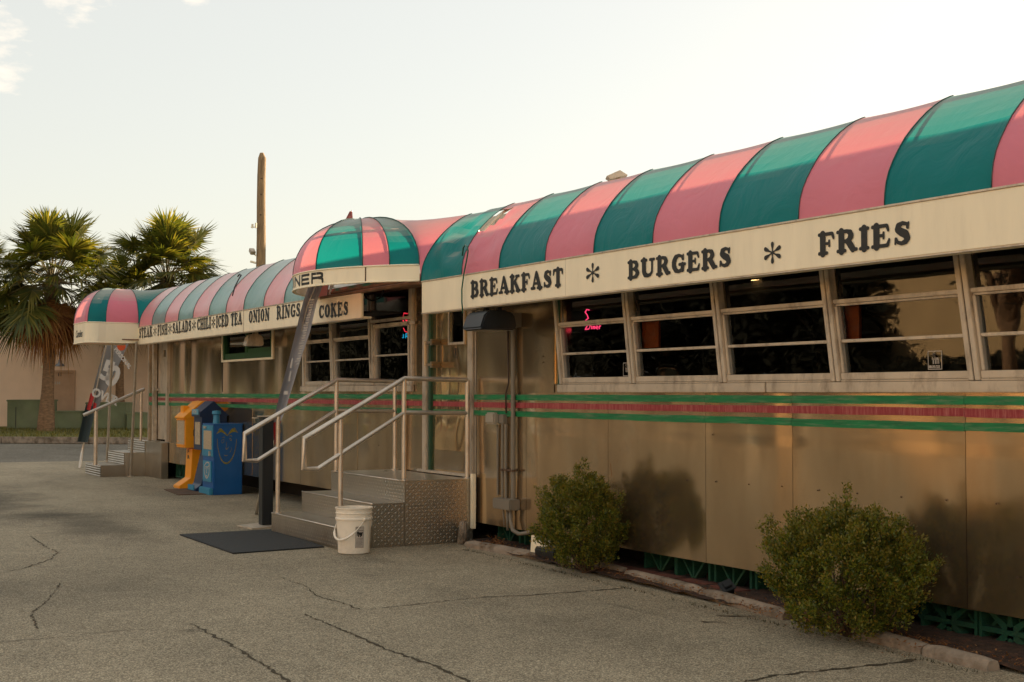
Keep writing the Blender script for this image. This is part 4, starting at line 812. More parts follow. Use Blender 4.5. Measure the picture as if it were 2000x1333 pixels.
# warning picture: a small figure tipping head first
for (cx_, cz_, rx_, rz_) in ((-.016, .178, .010, .009), (.0, .170, .018, .011), (.014, .162, .009, .014), (-.010, .155, .006, .014), (.006, .152, .005, .012), (.020, .175, .009, .006), (-.022, .165, .004, .014)):
    q.add([OB(cx_+rx_*math.cos(a), cz_+rz_*math.sin(a), .0022) for a in [2*math.pi*i/10 for i in range(10)]], [tuple(range(10))])
q.build('label_print', M_['letter'], lb, recalc=False)
# door mat
q = MB(); q.prism([onZ(350, 1046), onZ(455, 1083), onZ(634, 1070), onZ(536, 1036)], (0, 0, .012)); q.build('door_mat', M_['rubber'], bevel=.004, label='black rubber mat lying on the asphalt at the foot of the steps', cat='door mat')
# black queue post
pc = onZ(519, 1028); pp = thing('menu_post', (pc.x, pc.y, 0), 'black square post on a flat steel base at the left corner of the steps', 'post')
ax_, ay_ = Vector((0, 1, 0)), Vector((-1, 0, 0))
q = MB(); q.box((pc.x-.06, pc.y-.055, .015), (pc.x+.06, pc.y+.055, 1.075)); q.build('column', M_['blackpaint'], pp, bevel=.006)
q = MB(); q.prism([onZ(463, 1029), onZ(492, 1035), onZ(545, 1031), onZ(520, 1022)], (0, 0, .014)); q.build('base_plate', M_['alu'], pp, bevel=.003)
q = MB(); q.box((pc.x-.07, pc.y-.075, 1.075), (pc.x+.06, pc.y+.06, 1.085)); q.box((pc.x-.085, pc.y-.12, 1.06), (pc.x-.02, pc.y-.07, 1.068)); q.build('cap', M_['alu'], pp)
# newspaper boxes
def npbox(x, y, wdt, dep, label, col, kind, grp='newspaper boxes beside the wall'):
    root = thing('newspaper_box', (x, y, 0), label, 'newspaper box', grp); x0, x1, y0, y1 = x-wdt/2, x+wdt/2, y, y+dep
    M = M_[col]
    if kind == 'pedestal':
        q = MB(); q.prism([(x0+.09, y0+.14, .0), (x0+.09, y0+.14, .54), (x0+.09, y1-.08, .54), (x0+.09, y1-.03, .0), (x0+.09, y0-.04, 0.0), (x0+.09, y0-.04, .03)], (wdt-.18, 0, 0))
        q.v = []; q.f = []; q.m = []
        poly = [(x0+.07, y0-.06, .0), (x0+.07, y0-.06, .035), (x0+.07, y0+.10, .14), (x0+.07, y0+.12, .54), (x0+.07, y1-.05, .54), (x0+.07, y1-.10, .0)]
        q.prism(poly, (wdt-.14, 0, 0)); q.build('pedestal', M, root, bevel=.005)
        q = MB(); q.prism([(x0, y0, .555), (x0, y0, .965), (x0, y1, .965), (x0, y1, .555)], (wdt, 0, 0)); q.build('cabinet', M, root, bevel=.005)
        q = MB(); q.prism([(x0-.012, y0-.03, .955), (x0-.012, y0-.03, .975), (x0-.012, y0+dep*.62, 1.19), (x0-.012, y0+dep*.82, 1.20), (x0-.012, y1+.02, .98), (x0-.012, y1+.02, .955)], (wdt+.024, 0, 0)); q.build('hood', M, root, bevel=.005)
        q = MB(); q.prism([(x0+.03, y0+.04, 1.0), (x0+.03, y0+.04, 1.13), (x0+.03, y0+.10, 1.13), (x0+.03, y0+.18, 1.07), (x0+.03, y0+.1, 1.0)], (wdt*.35, 0, 0)); q.build('coin_box', M, root, bevel=.006)
        q = MB(); q.box((x0+.04, y0-.006, .60), (x1-.04, y0-.001, .93)); wn_ = q.build('window', M_['paper'], root)
        q = MB(); q.box((x0+.05, y0-.009, .635), (x0+.14, y0-.006, .645)); q.box((x0+.025, y0-.016, .585), (x1-.025, y0-.006, .598)); q.box((x0+.025, y0-.016, .932), (x1-.025, y0-.006, .945)); q.build('window_frame', M, wn_)
    if kind == 'lean':
        q = MB(); q.prism([(x0, y0-.10, .0), (x0, y0-.10, .035), (x0, y0-.02, .10), (x0, y0+.08, .54), (x0, y1-.04, .56), (x0, y1, .0)], (wdt, 0, 0)); q.build('pedestal', M, root, bevel=.005)
        q = MB(); q.prism([(x0, y0-.02, .55), (x0, y0-.02, 1.03), (x0, y1, 1.03), (x0, y1, .55)], (wdt, 0, 0)); q.build('cabinet', M, root, bevel=.005)
        q = MB(); q.prism([(x0-.012, y0-.05, .99), (x0-.012, y0-.05, 1.05), (x0-.012, y0+dep*.42, 1.20), (x0-.012, y1+.03, 1.0)], (wdt+.024, 0, 0)); q.build('hood', M, root, bevel=.005)
        q = MB(); q.box((x0+.07, y0-.026, .62), (x1-.07, y0-.021, .92)); q.build('window', M_['paper'], root)
        q = MB(); q.box((x0+.04, y0-.062, 1.02), (x1-.04, y0-.052, 1.09)); sg2 = q.build('header_card', M_['signblue'], root)
        text_mesh('HTN', .06, lambda u, v: (x0+.09+u*1.3, y0-.064, 1.035+v), 'header_print', M_['label'], sg2, bold=.002)
        q = MB(); q.box((x0+.05, y0-.112, .02), (x1-.05, y0-.10, .09)); q.build('foot_plate', M_['lblue'], root, bevel=.003)
    if kind == 'box':
        q = MB(); q.box((x0, y0, .0), (x1, y1, .905)); q.build('cabinet', M, root, bevel=.005)
        q = MB(); q.box((x0+.006, y0-.012, .49), (x1-.006, y0-.001, .89)); dr_ = q.build('door', M_['lblue'], root, bevel=.004)
        q = MB(); q.box((x0+.09, y0-.018, .58), (x1-.05, y0-.013, .82)); q.build('window', M_['paper'], dr_)
        q = MB(); q.box((x0+.06, y0-.016, .16), (x1-.06, y0-.002, .43)); lp = q.build('lower_panel', M_['lblue'], root, bevel=.004)
        q = MB(); q.box((x0+.0, y0-.05, .0), (x1, y0-.002, .09)); q.build('foot', M_['lblue'], root, bevel=.01)
        q = MB(); q.box((x1-.001, y0+.01, .0), (x1+.004, y0+.025, .9)); q.box((x1-.001, y1-.03, .0), (x1+.004, y1-.015, .9)); q.box((x0-.004, y0-.004, .893), (x1+.006, y1+.004, .912)); q.build('edge_strip', M, root)
        q = MB(); q.box((x0+.11, y0-.03, .845), (x0+.2, y0-.012, .875)); q.box((x1-.12, y0-.035, .50), (x1-.08, y0-.012, .56)); q.build('coin_slot', M_['alu'], dr_, bevel=.003)
        q = MB(); q.lathe((x0+wdt*.55, y0+.10, .905), [(0, 0), (.05, 0), (.045, .03), (.04, .12), (.06, .13), (.055, .17), (0, .175)], 18); q.build('coin_knob', M_['lblue'], root, smooth=True)
        def ribbon(path, w_, fn):
            mb = MB(); P_ = [Vector((a, b, 0)) for a, b in path]
            # smooth the path
            for _ in range(2):
                Q = [P_[0]]
                for i in range(len(P_)-1): Q += [P_[i].lerp(P_[i+1], .25), P_[i].lerp(P_[i+1], .75)]
                Q.append(P_[-1]); P_ = Q
            vv = []
            for i, p in enumerate(P_):
                t = (P_[min(i+1, len(P_)-1)]-P_[max(i-1, 0)]).normalized(); k = w_*(.6+.5*math.sin(math.pi*i/(len(P_)-1))); vv += [fn(p.x-t.y*k, p.y+t.x*k), fn(p.x+t.y*k, p.y-t.x*k)]
            mb.add(vv, [(2*i, 2*i+1, 2*i+3, 2*i+2) for i in range(len(P_)-1)]); return mb
        side = lambda u, v: (x1+.0015+random.random()*.0004, y0+u*dep, .905*v)
        strokes = [([(.12, .80), (.14, .66), (.24, .50), (.42, .435), (.58, .47), (.72, .58), (.78, .72), (.79, .79)], .016)]
        for k in range(6): strokes.append(([(.44+.01*k, .84), (.36-.02*k, .875+.012*k), (.22, .90+.008*k), (.08+.02*k, .86+.016*k)], .006)); strokes.append(([(.46, .83), (.56+.01*k, .875+.012*k), (.70, .90+.008*k), (.84-.02*k, .88+.014*k)], .006))
        strokes += [([(.26, .76), (.31, .79), (.36, .775), (.34, .745), (.28, .73), (.26, .76)], .006), ([(.28, .805), (.33, .82), (.37, .81)], .006), ([(.54, .80), (.60, .795), (.63, .765), (.57, .77), (.54, .80)], .006), ([(.53, .83), (.59, .84), (.64, .825)], .006), ([(.44, .75), (.43, .68), (.41, .645), (.48, .65), (.51, .68)], .009), ([(.36, .565), (.42, .55), (.48, .56)], .006), ([(.55, .60), (.60, .62), (.62, .66), (.60, .67)], .006)]
        mbs = MB()
        for s_, w_ in strokes: t2 = ribbon(s_, w_*.62, side); mbs.add(t2.v, t2.f)
        mbs.build('drawn_face', M_['yellow'], root, recalc=False, label='yellow hand drawn face with wavy hair')
        fr = lambda u, v: (x0+.06+u*(wdt-.12), y0-.0175-random.random()*.0004, .16+.27*v); mbs = MB()
        for s_ in ([(.2, .8), (.2, .4), (.5, .1), (.8, .4), (.85, .85)], [(.2, .75), (.5, .95), (.85, .9), (.7, .7), (.3, .7)], [(.5, .65), (.45, .45), (.55, .42)], [(.35, .6), (.4, .63)], [(.62, .62), (.7, .64)], [(.4, .28), (.55, .27)]): t2 = ribbon(s_, .03, fr); mbs.add(t2.v, t2.f)
        mbs.build('drawn_face', M_['label'], lp, recalc=False, label='small white line drawing of a face')
    return root
ob_ = npbox(-18.915, 5.28, .43, .36, 'orange newspaper box on a pedestal lettered FREE, leftmost of the three by the wall', 'orange', 'pedestal')
fr_ = text_mesh('F\nR\nE\nE', .12, lambda u, v: (-18.99+u*1.4, 5.28+.112, .47+v*.62), 'lettering', M_['letter'], ob_, bold=.004)
q = MB()
for i in range(24):
    a0, a1 = 2*math.pi*i/24, 2*math.pi*(i+1)/24; P = lambda a, r_: (-18.698, 5.46+r_*math.cos(a), .76+r_*1.2*math.sin(a)); q.quad(P(a0, .075), P(a1, .075), P(a1, .068), P(a0, .068))
q.build('emblem', M_['letter'], ob_, recalc=False)
npbox(-18.21, 5.33, .37, .32, 'dark navy newspaper box with a gabled hood, between the orange and the bright blue boxes', 'navy', 'lean')
npbox(-17.60, 5.27, .48, .38, 'bright blue square newspaper box with a yellow drawn face on its side', 'blue', 'box')
q = MB(); q.prism([onZ(320, 957), onZ(348, 968), onZ(440, 965), onZ(412, 955)], (0, 0, .01)); q.build('ground_plate', M_['rust'], label='flat brown rusty board on the asphalt under the newspaper boxes', cat='board', bevel=.002)
# flood lights
def flood(c, w_, h_, d_, m_, label, name='flood_light'):
    root = thing(name, tuple(c), label, 'flood light'); x, y, z = c
    q = MB(); q.prism([(x, y-d_*.75, z-h_*.42), (x, y-d_*.62, z+h_*.2), (x, y-d_*.45, z+h_*.46), (x, y+d_*.1, z+h_*.5), (x, y+d_*.42, z+h_*.28), (x, y+d_*.5, z-h_*.35), (x, y+d_*.4, z-h_*.5), (x, y-d_*.68, z-h_*.5)], (w_, 0, 0)); q.build('housing', m_, root, bevel=.012, smooth=True)
    q = MB(); q.box((x+.01, y-d_*.60, z-h_*.515), (x+w_-.01, y+d_*.35, z-h_*.501)); q.build('lens', M_['floodglass'], root)
    q = MB(); q.box((x+w_*.75, y-.02, z+h_*.5), (x+w_*.88, y+.02, z+h_*.5+.10)); q.box((x+w_*.1, y-.02, z+h_*.5), (x+w_*.2, y+.02, z+h_*.5+.10)); q.box((x+w_*.1, y-.03, z+h_*.5+.09), (x+w_*.9, D-.01, z+h_*.5+.11)); q.build('bracket', m_, root)
    return root
flood((-10.14, 5.36, 1.905), .33, .165, .27, M_['blackpaint'], 'large black wall flood light hanging under the near awning right of the steel door')
flood((onY(495, 665, 5.5).x, 5.5, onY(495, 665, 5.5).z), .14, .15, .18, M_['alu'], 'small grey box shaped flood light in front of the far green framed window')
# conduits and boxes on the near wall
cdu = thing('conduit_run', (-10.2, 5.6, .3), 'grey electrical conduits with a junction box running down the steel wall right of the steps', 'conduit')
for (x, z0, z1, r_) in ((-10.315, .40, 1.05, .011), (-10.255, .40, 1.05, .012), (-10.13, .40, 1.90, .020)):
    q = MB(); q.tube([(x, D-.035, z0), (x, D-.035, z1)], r_, 10); q.build('pipe', M_['greypipe'], cdu, smooth=True)
q = MB(); q.tube([(-10.26, D-.03, 1.14), (-10.27, D-.03, 1.30), (-10.22, D-.028, 1.40), (-10.235, D-.028, 1.9)], .007, 8); q.build('cable', flat('brown_cable', (.05, .025, .015)), cdu, smooth='all')
q = MB(); q.box((-10.36, 5.56, .335), (-10.06, D-.005, .425)); q.build('junction_box', M_['greypipe'], cdu, bevel=.008)
q = MB(); q.box((-10.32, D-.06, .655), (-10.10, D-.02, .672)); q.build('strap', M_['rust'], cdu)
q = MB(); q.tube([(-10.13, D-.06, .335), (-10.13, D-.06, .25), (-10.09, D-.06, .17), (-10.02, D-.04, .145), (-9.93, D-.02, .16), (-9.86, D+.05, .19)], .016, 10); q.tube([(-10.20, D-.05, .335), (-10.20, D-.05, .16)], .012, 8); q.tube([(-10.28, D-.05, .335), (-10.27, D-.04, .18)], .008, 8); q.build('flexible_conduit', M_['greypipe'], cdu, smooth='all')
q = MB(); q.box((-10.22, D-.10, 1.86), (-10.03, D-.004, 1.98)); q.build('switch_box', M_['greypipe'], cdu, bevel=.006)
ou = thing('outlet_box', (-10.45, D-.05, 1.09), 'weathered plastic outlet cover on the wall between the door and the conduits', 'outlet')
q = MB(); q.box((-10.535, D-.09, 1.045), (-10.37, D-.035, 1.145)); q.build('cover', flat('clear_plastic_cover', (.36, .31, .24), .3), ou, bevel=.014, smooth=True)
q = MB(); q.box((-10.38, D-.045, 1.05), (-10.28, D-.002, 1.13)); q.build('back_box', M_['greypipe'], ou, bevel=.006)
q = MB(); q.tube([(-10.43, D-.02, 1.04), (-10.43, D-.02, .44)], .009, 8); q.build('pipe', M_['greypipe'], ou, smooth=True)
# breeze blocks under the diner
def block(fan=True):
    q = MB(); W_, H_, Tk = .40, .20, .09; y0 = 0
    q.box((0, 0, 0), (W_, Tk, .022)); q.box((0, 0, .022), (.022, Tk, H_)); q.box((W_-.022, 0, .022), (W_, Tk, H_)); q.box((.022, 0, H_-.012), (W_-.022, Tk, H_))
    cx = W_/2
    def bar(a, b, w_=.017):
        a, b = Vector((a[0], 0, a[1])), Vector((b[0], 0, b[1])); d_ = (b-a).normalized(); n_ = Vector((-d_.z, 0, d_.x))*w_/2
        q.prism([a-n_+Vector((0, .006, 0)), b-n_+Vector((0, .006, 0)), b+n_+Vector((0, .006, 0)), a+n_+Vector((0, .006, 0))], (0, Tk-.012, 0))
    bar((cx, .02), (cx, H_-.01)); bar((cx, .025), (.05, H_-.01)); bar((cx, .025), (W_-.05, H_-.01))
    return q
bx0 = None; bl = []
for i, x in enumerate([-20.9, -20.45, -13.6, -13.15, -10.65, -10.2, -9.75, -9.3, -8.42, -8.0, -7.57, -7.15, -6.72, -6.30, -5.87, -5.44, -5.02]):
    bl.append((x, 5.76+.01*(i % 3), -.005 if i > 3 else .03))
where = ['at the right foot of the far steps', 'half behind the orange newspaper box', 'behind the lower left corner of the steps', 'beside the steps, behind the rail post', 'just right of the steps', 'below the junction box', 'behind the fallen white board', 'behind the trunk of the smaller shrub', 'first open one right of the smaller shrub', 'second open one right of the smaller shrub', 'third open one right of the smaller shrub', 'behind the black lantern in the bed', 'left of the larger shrub', 'hidden behind the left of the larger shrub', 'behind the trunk of the larger shrub', 'deep in shade right of the larger shrub', 'by the right edge of the photo']
o0 = None
for i, (x, y, z) in enumerate(bl):
    if o0 is None: o = block().build('breeze_block', M_['breeze']); o0 = o
    else: o = o0.copy(); C.objects.link(o)
    o.location = (x, y, z); tag(o, 'green painted openwork concrete block under the diner, '+where[i], 'concrete block', 'green openwork blocks under the diner')
# star patterned blocks at the right end and brick footing
st = MB(); cx, cz = .2, .1
st.box((0, 0, 0), (.018, .09, .2)); st.box((.382, 0, 0), (.4, .09, .2))
st.box((.018, .002, .086), (.382, .088, .112))
for a in (35, 90, 145, 215, 270, 325):
    d_ = Vector((math.cos(R(a)), 0, math.sin(R(a)))); n_ = Vector((-d_.z, 0, d_.x)); c_ = Vector((cx, .004, cz)); L_ = .16 if a % 90 else .095
    st.prism([c_-n_*.022, c_+d_*L_-n_*.010, c_+d_*L_+n_*.010, c_+n_*.022], (0, .082, 0))
so_ = st.build('breeze_block', M_['breeze'], label='green star patterned openwork block, nearest the lower right corner of the photo', cat='concrete block', group='green openwork blocks under the diner'); so_.location = (-5.22, 5.715, -.02)
s2 = so_.copy(); C.objects.link(s2); s2.location = (-5.64, 5.72, -.02); s2['label'] = 'green star patterned openwork block half hidden behind the larger shrub'
for n_i, x in enumerate([-8.75, -8.42, -8.1, -7.75, -7.4]):
    q = MB(); q.box((x, 5.60, .0), (x+.31, 5.70, .045)); q.build('brick', M_['brick'], bevel=.004, label='red brick below the green blocks, '+['one', 'two', 'three', 'four', 'five'][n_i]+' bricks right of the smaller shrub', cat='brick', group='red bricks edging the wall footing')
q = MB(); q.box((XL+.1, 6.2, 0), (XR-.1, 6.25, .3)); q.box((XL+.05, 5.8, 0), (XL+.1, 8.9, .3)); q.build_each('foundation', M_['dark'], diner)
# kerb logs along the bed
KL = [(905, 1069, 1213, 1124), (1216, 1128, 1360, 1165), (1363, 1166, 1525, 1212), (1640, 1240, 1795, 1279), (1798, 1281, 1926, 1313)]
for i, (xa, ya, xb, yb) in enumerate(KL):
    a, b = onZ(xa, ya), onZ(xb, yb); d_ = (b-a).normalized(); n_ = Vector((-d_.y, d_.x, 0)); n_ = n_ if n_.y > 0 else -n_
    q = MB(); n = max(5, int((b-a).length/.1)); r_ = random.Random(i); sec = [(0, -.01), (.0, .035), (.018, .056), (.045, .062), (.078, .054), (.095, .03), (.095, -.01)]
    for k in range(n+1):
        p = a.lerp(b, k/n); e_ = .8 if k in (0, n) else 1
        for (u, v_) in sec: q.v.append(p+n_*(.047+(u-.047)*e_+r_.uniform(-.003, .003))+Vector((0, 0, v_*e_+r_.uniform(-.003, .003))))
    m_n = len(sec)
    for k in range(n):
        for j in range(m_n-1): q.f.append((k*m_n+j, (k+1)*m_n+j, (k+1)*m_n+j+1, k*m_n+j+1)); q.m.append(0)
    q.f += [tuple(range(m_n)), tuple(range(n*m_n, (n+1)*m_n))]; q.m += [0, 0]
    q.build('edging_stone', M_['concrete'], smooth=True, label='rounded concrete edging along the planting bed, '+['longest piece starting at the steps', 'piece below the smaller shrub', 'piece ending left of the larger shrub', 'piece in front of the larger shrub', 'broken ended piece nearest the lower right corner'][i], cat='edging', group='concrete edging along the bed')
# things lying in the bed
q = MB(); q.prism([onY(1036, 1078, 5.46), onY(1038, 1044, 5.46), onY(1072, 1056, 5.50), onY(1072, 1085, 5.50)], (0, .01, 0)); q.build('board', M_['cream'], label='pale board leaning on the diner foot behind the smaller shrub', cat='board')
q = MB(); p = onZ(1045, 1094); q.prism([(p.x, p.y, .0), (p.x, p.y-.01, .095), (p.x, p.y+.02, .115), (p.x, p.y+.14, .115), (p.x, p.y+.15, 0)], (.30, .0, 0)); q.build('ground_flood_light', M_['blackpaint'], bevel=.01, label='low black ground light box half under the smaller shrub', cat='ground light')
p = onZ(1408, 1172); gl = thing('garden_lantern', (p.x, p.y, 0), 'small black lantern tipped against the edging between the two shrubs', 'lantern')
T = Matrix.Translation(p+Vector((0, .05, .055)))@Matrix.Rotation(R(35), 4, 'Y')@Matrix.Rotation(R(25), 4, 'X')
q = MB(); q.box((-.035, -.035, -.05), (.035, .035, .04), lambda v: T@v); q.build('body', M_['blackpaint'], gl, bevel=.004)
q = MB(); q.box((-.045, -.045, .04), (.045, .045, .052), lambda v: T@v); q.box((-.025, -.025, .052), (.025, .025, .07), lambda v: T@v); q.build('cap', M_['blackpaint'], gl, bevel=.004)
q = MB(); q.box((-.024, -.038, -.035), (.024, -.0355, .028), lambda v: T@v); q.build('pane', M_['floodglass'], gl)
q = MB(); q.tube([(-10.75, 5.47, .0), (-10.74, 5.48, .20)], [.045, .035], 8); q.build('footing_block', M_['concrete'], label='pale upright block wedged at the right foot of the steps', cat='block', bevel=.008)
# dry leaves
lt = MB(); rl = random.Random(11)
def leaf(mb, p, s_, rnd):
    a = rnd.uniform(0, 6.28); t = rnd.uniform(-.6, .6); d_ = Vector((math.cos(a), math.sin(a), t)).normalized()*s_; n_ = Vector((-math.sin(a), math.cos(a), rnd.uniform(-.5, .5))).normalized()*s_*.4
    mb.add([p-d_, p+n_, p+d_, p-n_], [(0, 1, 2, 3)])
for i in range(2600):
    x = rl.uniform(-10.6, -3.6); y = 5.46+(x+10.5)*(-.036)+abs(rl.gauss(0, .10))
    if rl.random() < .35: x = rl.choice([-10.2, -6.45, -5.75, -5.3])+rl.gauss(0, .13); y = 5.24+rl.gauss(.05, .07) if x > -8 else 5.5+rl.gauss(0, .05)
    leaf(lt, Vector((x, y, .03+rl.random()*.025)), rl.uniform(.006, .016), rl)
for i in range(350):
    p = onZ(rl.uniform(1500, 1900), rl.uniform(1190, 1300)); 
    if p.y > 5.0: leaf(lt, Vector((p.x, p.y, .012)), rl.uniform(.004, .010), rl)
for c in ((-10.2, 5.50),):
    for i in range(260): leaf(lt, Vector((c[0]+rl.gauss(0, .06), c[1]+rl.gauss(0, .04), .03+abs(rl.gauss(0, .04)))), .016, rl)
lt.build('leaf_litter', M_['litter'], label='dry brown leaves and mulch scattered over the planting bed', cat='leaf litter', kind='stuff', recalc=False)
wd_ = MB()
for i in range(420):
    t = rl.random(); a, b = onZ(905, 1073), onZ(1926, 1318); p = a.lerp(b, t)+Vector((0, rl.gauss(-.01, .012), 0)); h = rl.uniform(.008, .022); w_ = .003
    an = rl.uniform(0, 6.28); wd_.add([p+Vector((w_*math.cos(an), w_*math.sin(an), 0)), p-Vector((w_*math.cos(an), w_*math.sin(an), 0)), p+Vector((rl.uniform(-.01, .01), rl.uniform(-.01, .01), h))], [(0, 1, 2)])
wd_.build('weeds', leafmat('weed_blade', [(.03, .025, .008), (.06, .05, .015)], .2), label='low dry weeds along the foot of the concrete edging', cat='weeds', kind='stuff', recalc=False)
# shrubs
def shrub(name, c, rx, ry, rz, n, label, seed, stems, lumps):
    root = thing('shrub', (c[0], c[1], 0), label, 'shrub', 'boxwood shrubs in the bed'); r_ = random.Random(seed); mb = MB()
    tips = []
    for i in range(lumps):
        while True:
            v = Vector((r_.gauss(0, 1), r_.gauss(0, 1), r_.gauss(.15, 1))).normalized()
            if v.z > -.93: break
        k = r_.uniform(.55, 1.0)**.5*r_.choice([1, 1, .85, .95, 1.2]); tips.append((Vector((c[0]+v.x*rx*k, c[1]+v.y*ry*k, c[2]+v.z*rz*k)), v))
    per = n//lumps
    nw = MB()
    for tp, v in tips:
        up_ = (v*.6+Vector((0, 0, .75))).normalized(); L_ = r_.uniform(.07, .17)
        for i in range(per):
            t = r_.random(); p = tp+up_*(t-.5)*L_+Vector((r_.gauss(0, .022), r_.gauss(0, .022), r_.gauss(0, .02)))*(1.2-t*.6)
            if p.y > D-.012: continue
            s_ = r_.uniform(.006, .0120); d_ = (up_*.8+Vector((r_.uniform(-1, 1), r_.uniform(-1, 1), r_.uniform(-.5, .6)))).normalized(); q_ = d_.cross(Vector((r_.uniform(-1, 1), r_.uniform(-1, 1), r_.uniform(-1, 1)))).normalized()
            (nw if (v.z > .25 and t > .68 and r_.random() < .8) or r_.random() < .04 else mb).add([p, p+d_*s_*.9+q_*s_*.5, p+d_*s_*2, p+d_*s_*.9-q_*s_*.5], [(0, 1, 2, 3)])
    mb.build('foliage', M_['shrub'], root, recalc=False); nw.build('new_growth', M_['newleaf'], root, recalc=False)
    tb = MB(); b = Vector((c[0], c[1]+.05, 0))
    for i in range(stems):
        tp, v = tips[r_.randrange(len(tips))]; m_ = b.lerp(tp, .45)+Vector((r_.uniform(-.05, .05), r_.uniform(-.05, .05), -.03)); tb.tube([b+Vector((r_.uniform(-.02, .02), r_.uniform(-.02, .02), 0)), m_, tp], [.012, .007, .002], 5)
    tb.build('stems', M_['bark'], root, smooth='all', recalc=False)
    return root
shrub('a', (-8.61, 5.34, .375), .34, .27, .33, 42000, 'smaller rounded boxwood shrub nearer the steps with a bare reddish twig', 4, 12, 230)
shrub('b', (-5.67, 5.20, .345), .44, .36, .33, 60000, 'larger spreading boxwood shrub at the lower right before the steel wall', 9, 16, 330)
q = MB(); q.tube([onY(1195, 930, 5.25), onY(1192, 905, 5.25)], .002, 4); r_ = random.Random(3)
for i in range(70): leaf(q, onY(1190+r_.gauss(2, 9), 925+r_.gauss(0, 22), 5.25+r_.uniform(-.05, .05)), .007, r_)
q.build('dead_twig', M_['litter'], label='dry reddish twig sprouting at the top right of the smaller shrub', cat='twig', recalc=False)
# spotlight arm on the awning ridge, flag tip
sk = thing('roof_vent_cap', tuple(at(1205, 342, 10.2)), 'small grey tilted metal hood showing above the awning ridge over BREAKFAST', 'vent cap')
P = lambda x, y, d=10.6: at(x, y, d)
q = MB(); q.prism([P(1185, 344), P(1211, 332.5), P(1226, 342), P(1193, 350)], fh*.16); q.prism([P(1204, 346, 10.65), P(1212, 344, 10.65), P(1212, 375, 10.65), P(1204, 375, 10.65)], fh*.03); q.build('hood', M_['alu'], sk)
# utility pole
pb_ = at(508, 766, 38); up_ = thing('utility_pole', (pb_.x, pb_.y, 0), 'tall bare wooden utility pole cut off at the top behind the diner', 'utility pole')
q = MB(); zz = [0, 2, 3.5, 4.6, 5.6, 6.5, 7.3, 7.78]; rr_ = [.15, .145, .14, .132, .126, .12, .115, .11]; rp = random.Random(2)
q.tube([(pb_.x+rp.uniform(-.012, .012), pb_.y+rp.uniform(-.012, .012), z) for z in zz]+[(pb_.x, pb_.y, 7.93)], rr_+[.05], 14); q.build('pole', M_['wood'], up_, smooth=True)
q = MB()
for (px, py, r_) in ((511, 349, .02), (510, 380, .02), (509, 420, .02)): p = at(px, py, 37.87); q.lathe(tuple(p), [(0, -.02), (r_, -.02), (r_, .02)], 8, 'y')
q.build('bolt', M_['rust'], up_)
def lamp(px, py, s_):
    p = at(px, py, 37.95); L = MB(); L.box((p.x-.10, p.y-.06, p.z-.05), (p.x+.10, p.y+.08, p.z+.06), lambda v: p+Matrix.Rotation(R(35), 3, 'Y')@(v-p)*s_); return L
lamp(492, 492, 1.0).build('flood_lamp', M_['alu'], up_, bevel=.01)
q = MB()
for (xa, ya, xb, yb, r_) in ((490, 444, 501, 444, .015), (493, 438, 493, 446, .03), (489, 511, 500, 514, .03), (494, 494, 500, 500, .02), (500, 436, 500, 446, .03)): q.tube([at(xa, ya, 37.95), at(xb, yb, 37.95)], r_, 6)
q.build('insulator', M_['cream'], up_)
# flags
def strip(pts_l, pts_r, d_, m_, name, root, thick=.02, curl=.05):
    q = MB(); n = len(pts_l); k = 5
    for i in range(n):
        for j in range(k+1):
            u = j/k; x = pts_l[i][0]*(1-u)+pts_r[i][0]*u; y = pts_l[i][1]*(1-u)+pts_r[i][1]*u; q.v.append(at(x, y, d_+curl*math.sin(math.pi*u)+.01*math.sin(i*2.1)))
    for i in range(n-1):
        for j in range(k): a = i*(k+1)+j; q.f.append((a, a+k+1, a+k+2, a+1)); q.m.append(0)
    return q.build(name, m_, root, smooth='all', recalc=False)
fb = onZ(155, 915); fl = thing('feather_flag', tuple(fb), 'leaning grey feather flag lettered 50 OVER beyond the far steps', 'flag')
q = MB(); q.tube([fb, at(160, 885, 24.6), at(165, 862, 24.5), at(182, 790, 24.4), at(208, 672, 24.2), at(222, 600, 24.1)], [.02, .02, .014, .014, .012, .01], 8); q.build('pole', M_['rail'], fl, smooth='all')
strip([(206, 672), (192, 720), (182, 760), (170, 810), (152, 862)], [(251, 672), (236, 705), (219, 740), (199, 780), (178, 830)], 24.35, M_['flag'], 'flag_cloth', fl)
strip([(168, 790), (160, 825), (151, 863)], [(186, 795), (180, 830), (171, 865)], 24.25, M_['flagdark'], 'flag_fold', fl, curl=.12)
strip([(177, 768), (169, 800)], [(185, 770), (176, 803)], 24.22, M_['flagred'], 'flag_print', fl, curl=.02)
strip([(183, 786), (181, 803)], [(189, 789), (187, 800)], 24.22, M_['flagred'], 'flag_print', fl, curl=.02)
def flagtext(txt, px, py, s_, rot, root, m_, d_, sy=1.0, bold=.0):
    o_ = at(px, py, d_); ca, sa_ = math.cos(R(rot)), math.sin(R(rot))
    return text_mesh(txt, s_, lambda x, y: o_+rt*(x*ca-y*sy*sa_)+upv*(x*sa_+y*sy*ca), 'flag_print', m_, root, bold=bold)
flagtext('5', 193, 738, .44, -18, fl, M_['flagwhite'], 24.18, 1.1, .015); flagtext('0', 202, 747, .44, -22, fl, M_['flagwhite'], 24.18, 1.1, .02)
flagtext('OVER', 177, 772, .19, -22, fl, M_['flagwhite'], 24.16, 1.1, .008); flagtext('PERSONAL', 222, 683, .09, -52, fl, M_['flagwhite'], 24.16, 1.1, .004)
q = MB(); p = at(237, 677, 24.15); q.prism([p+(rt*math.cos(a)+upv*math.sin(a))*.075 for a in [2*math.pi*i/14 for i in range(14)]], -fh*.004); q.build('flag_emblem', flat('orange_print', (.55, .07, .01), .7), fl)
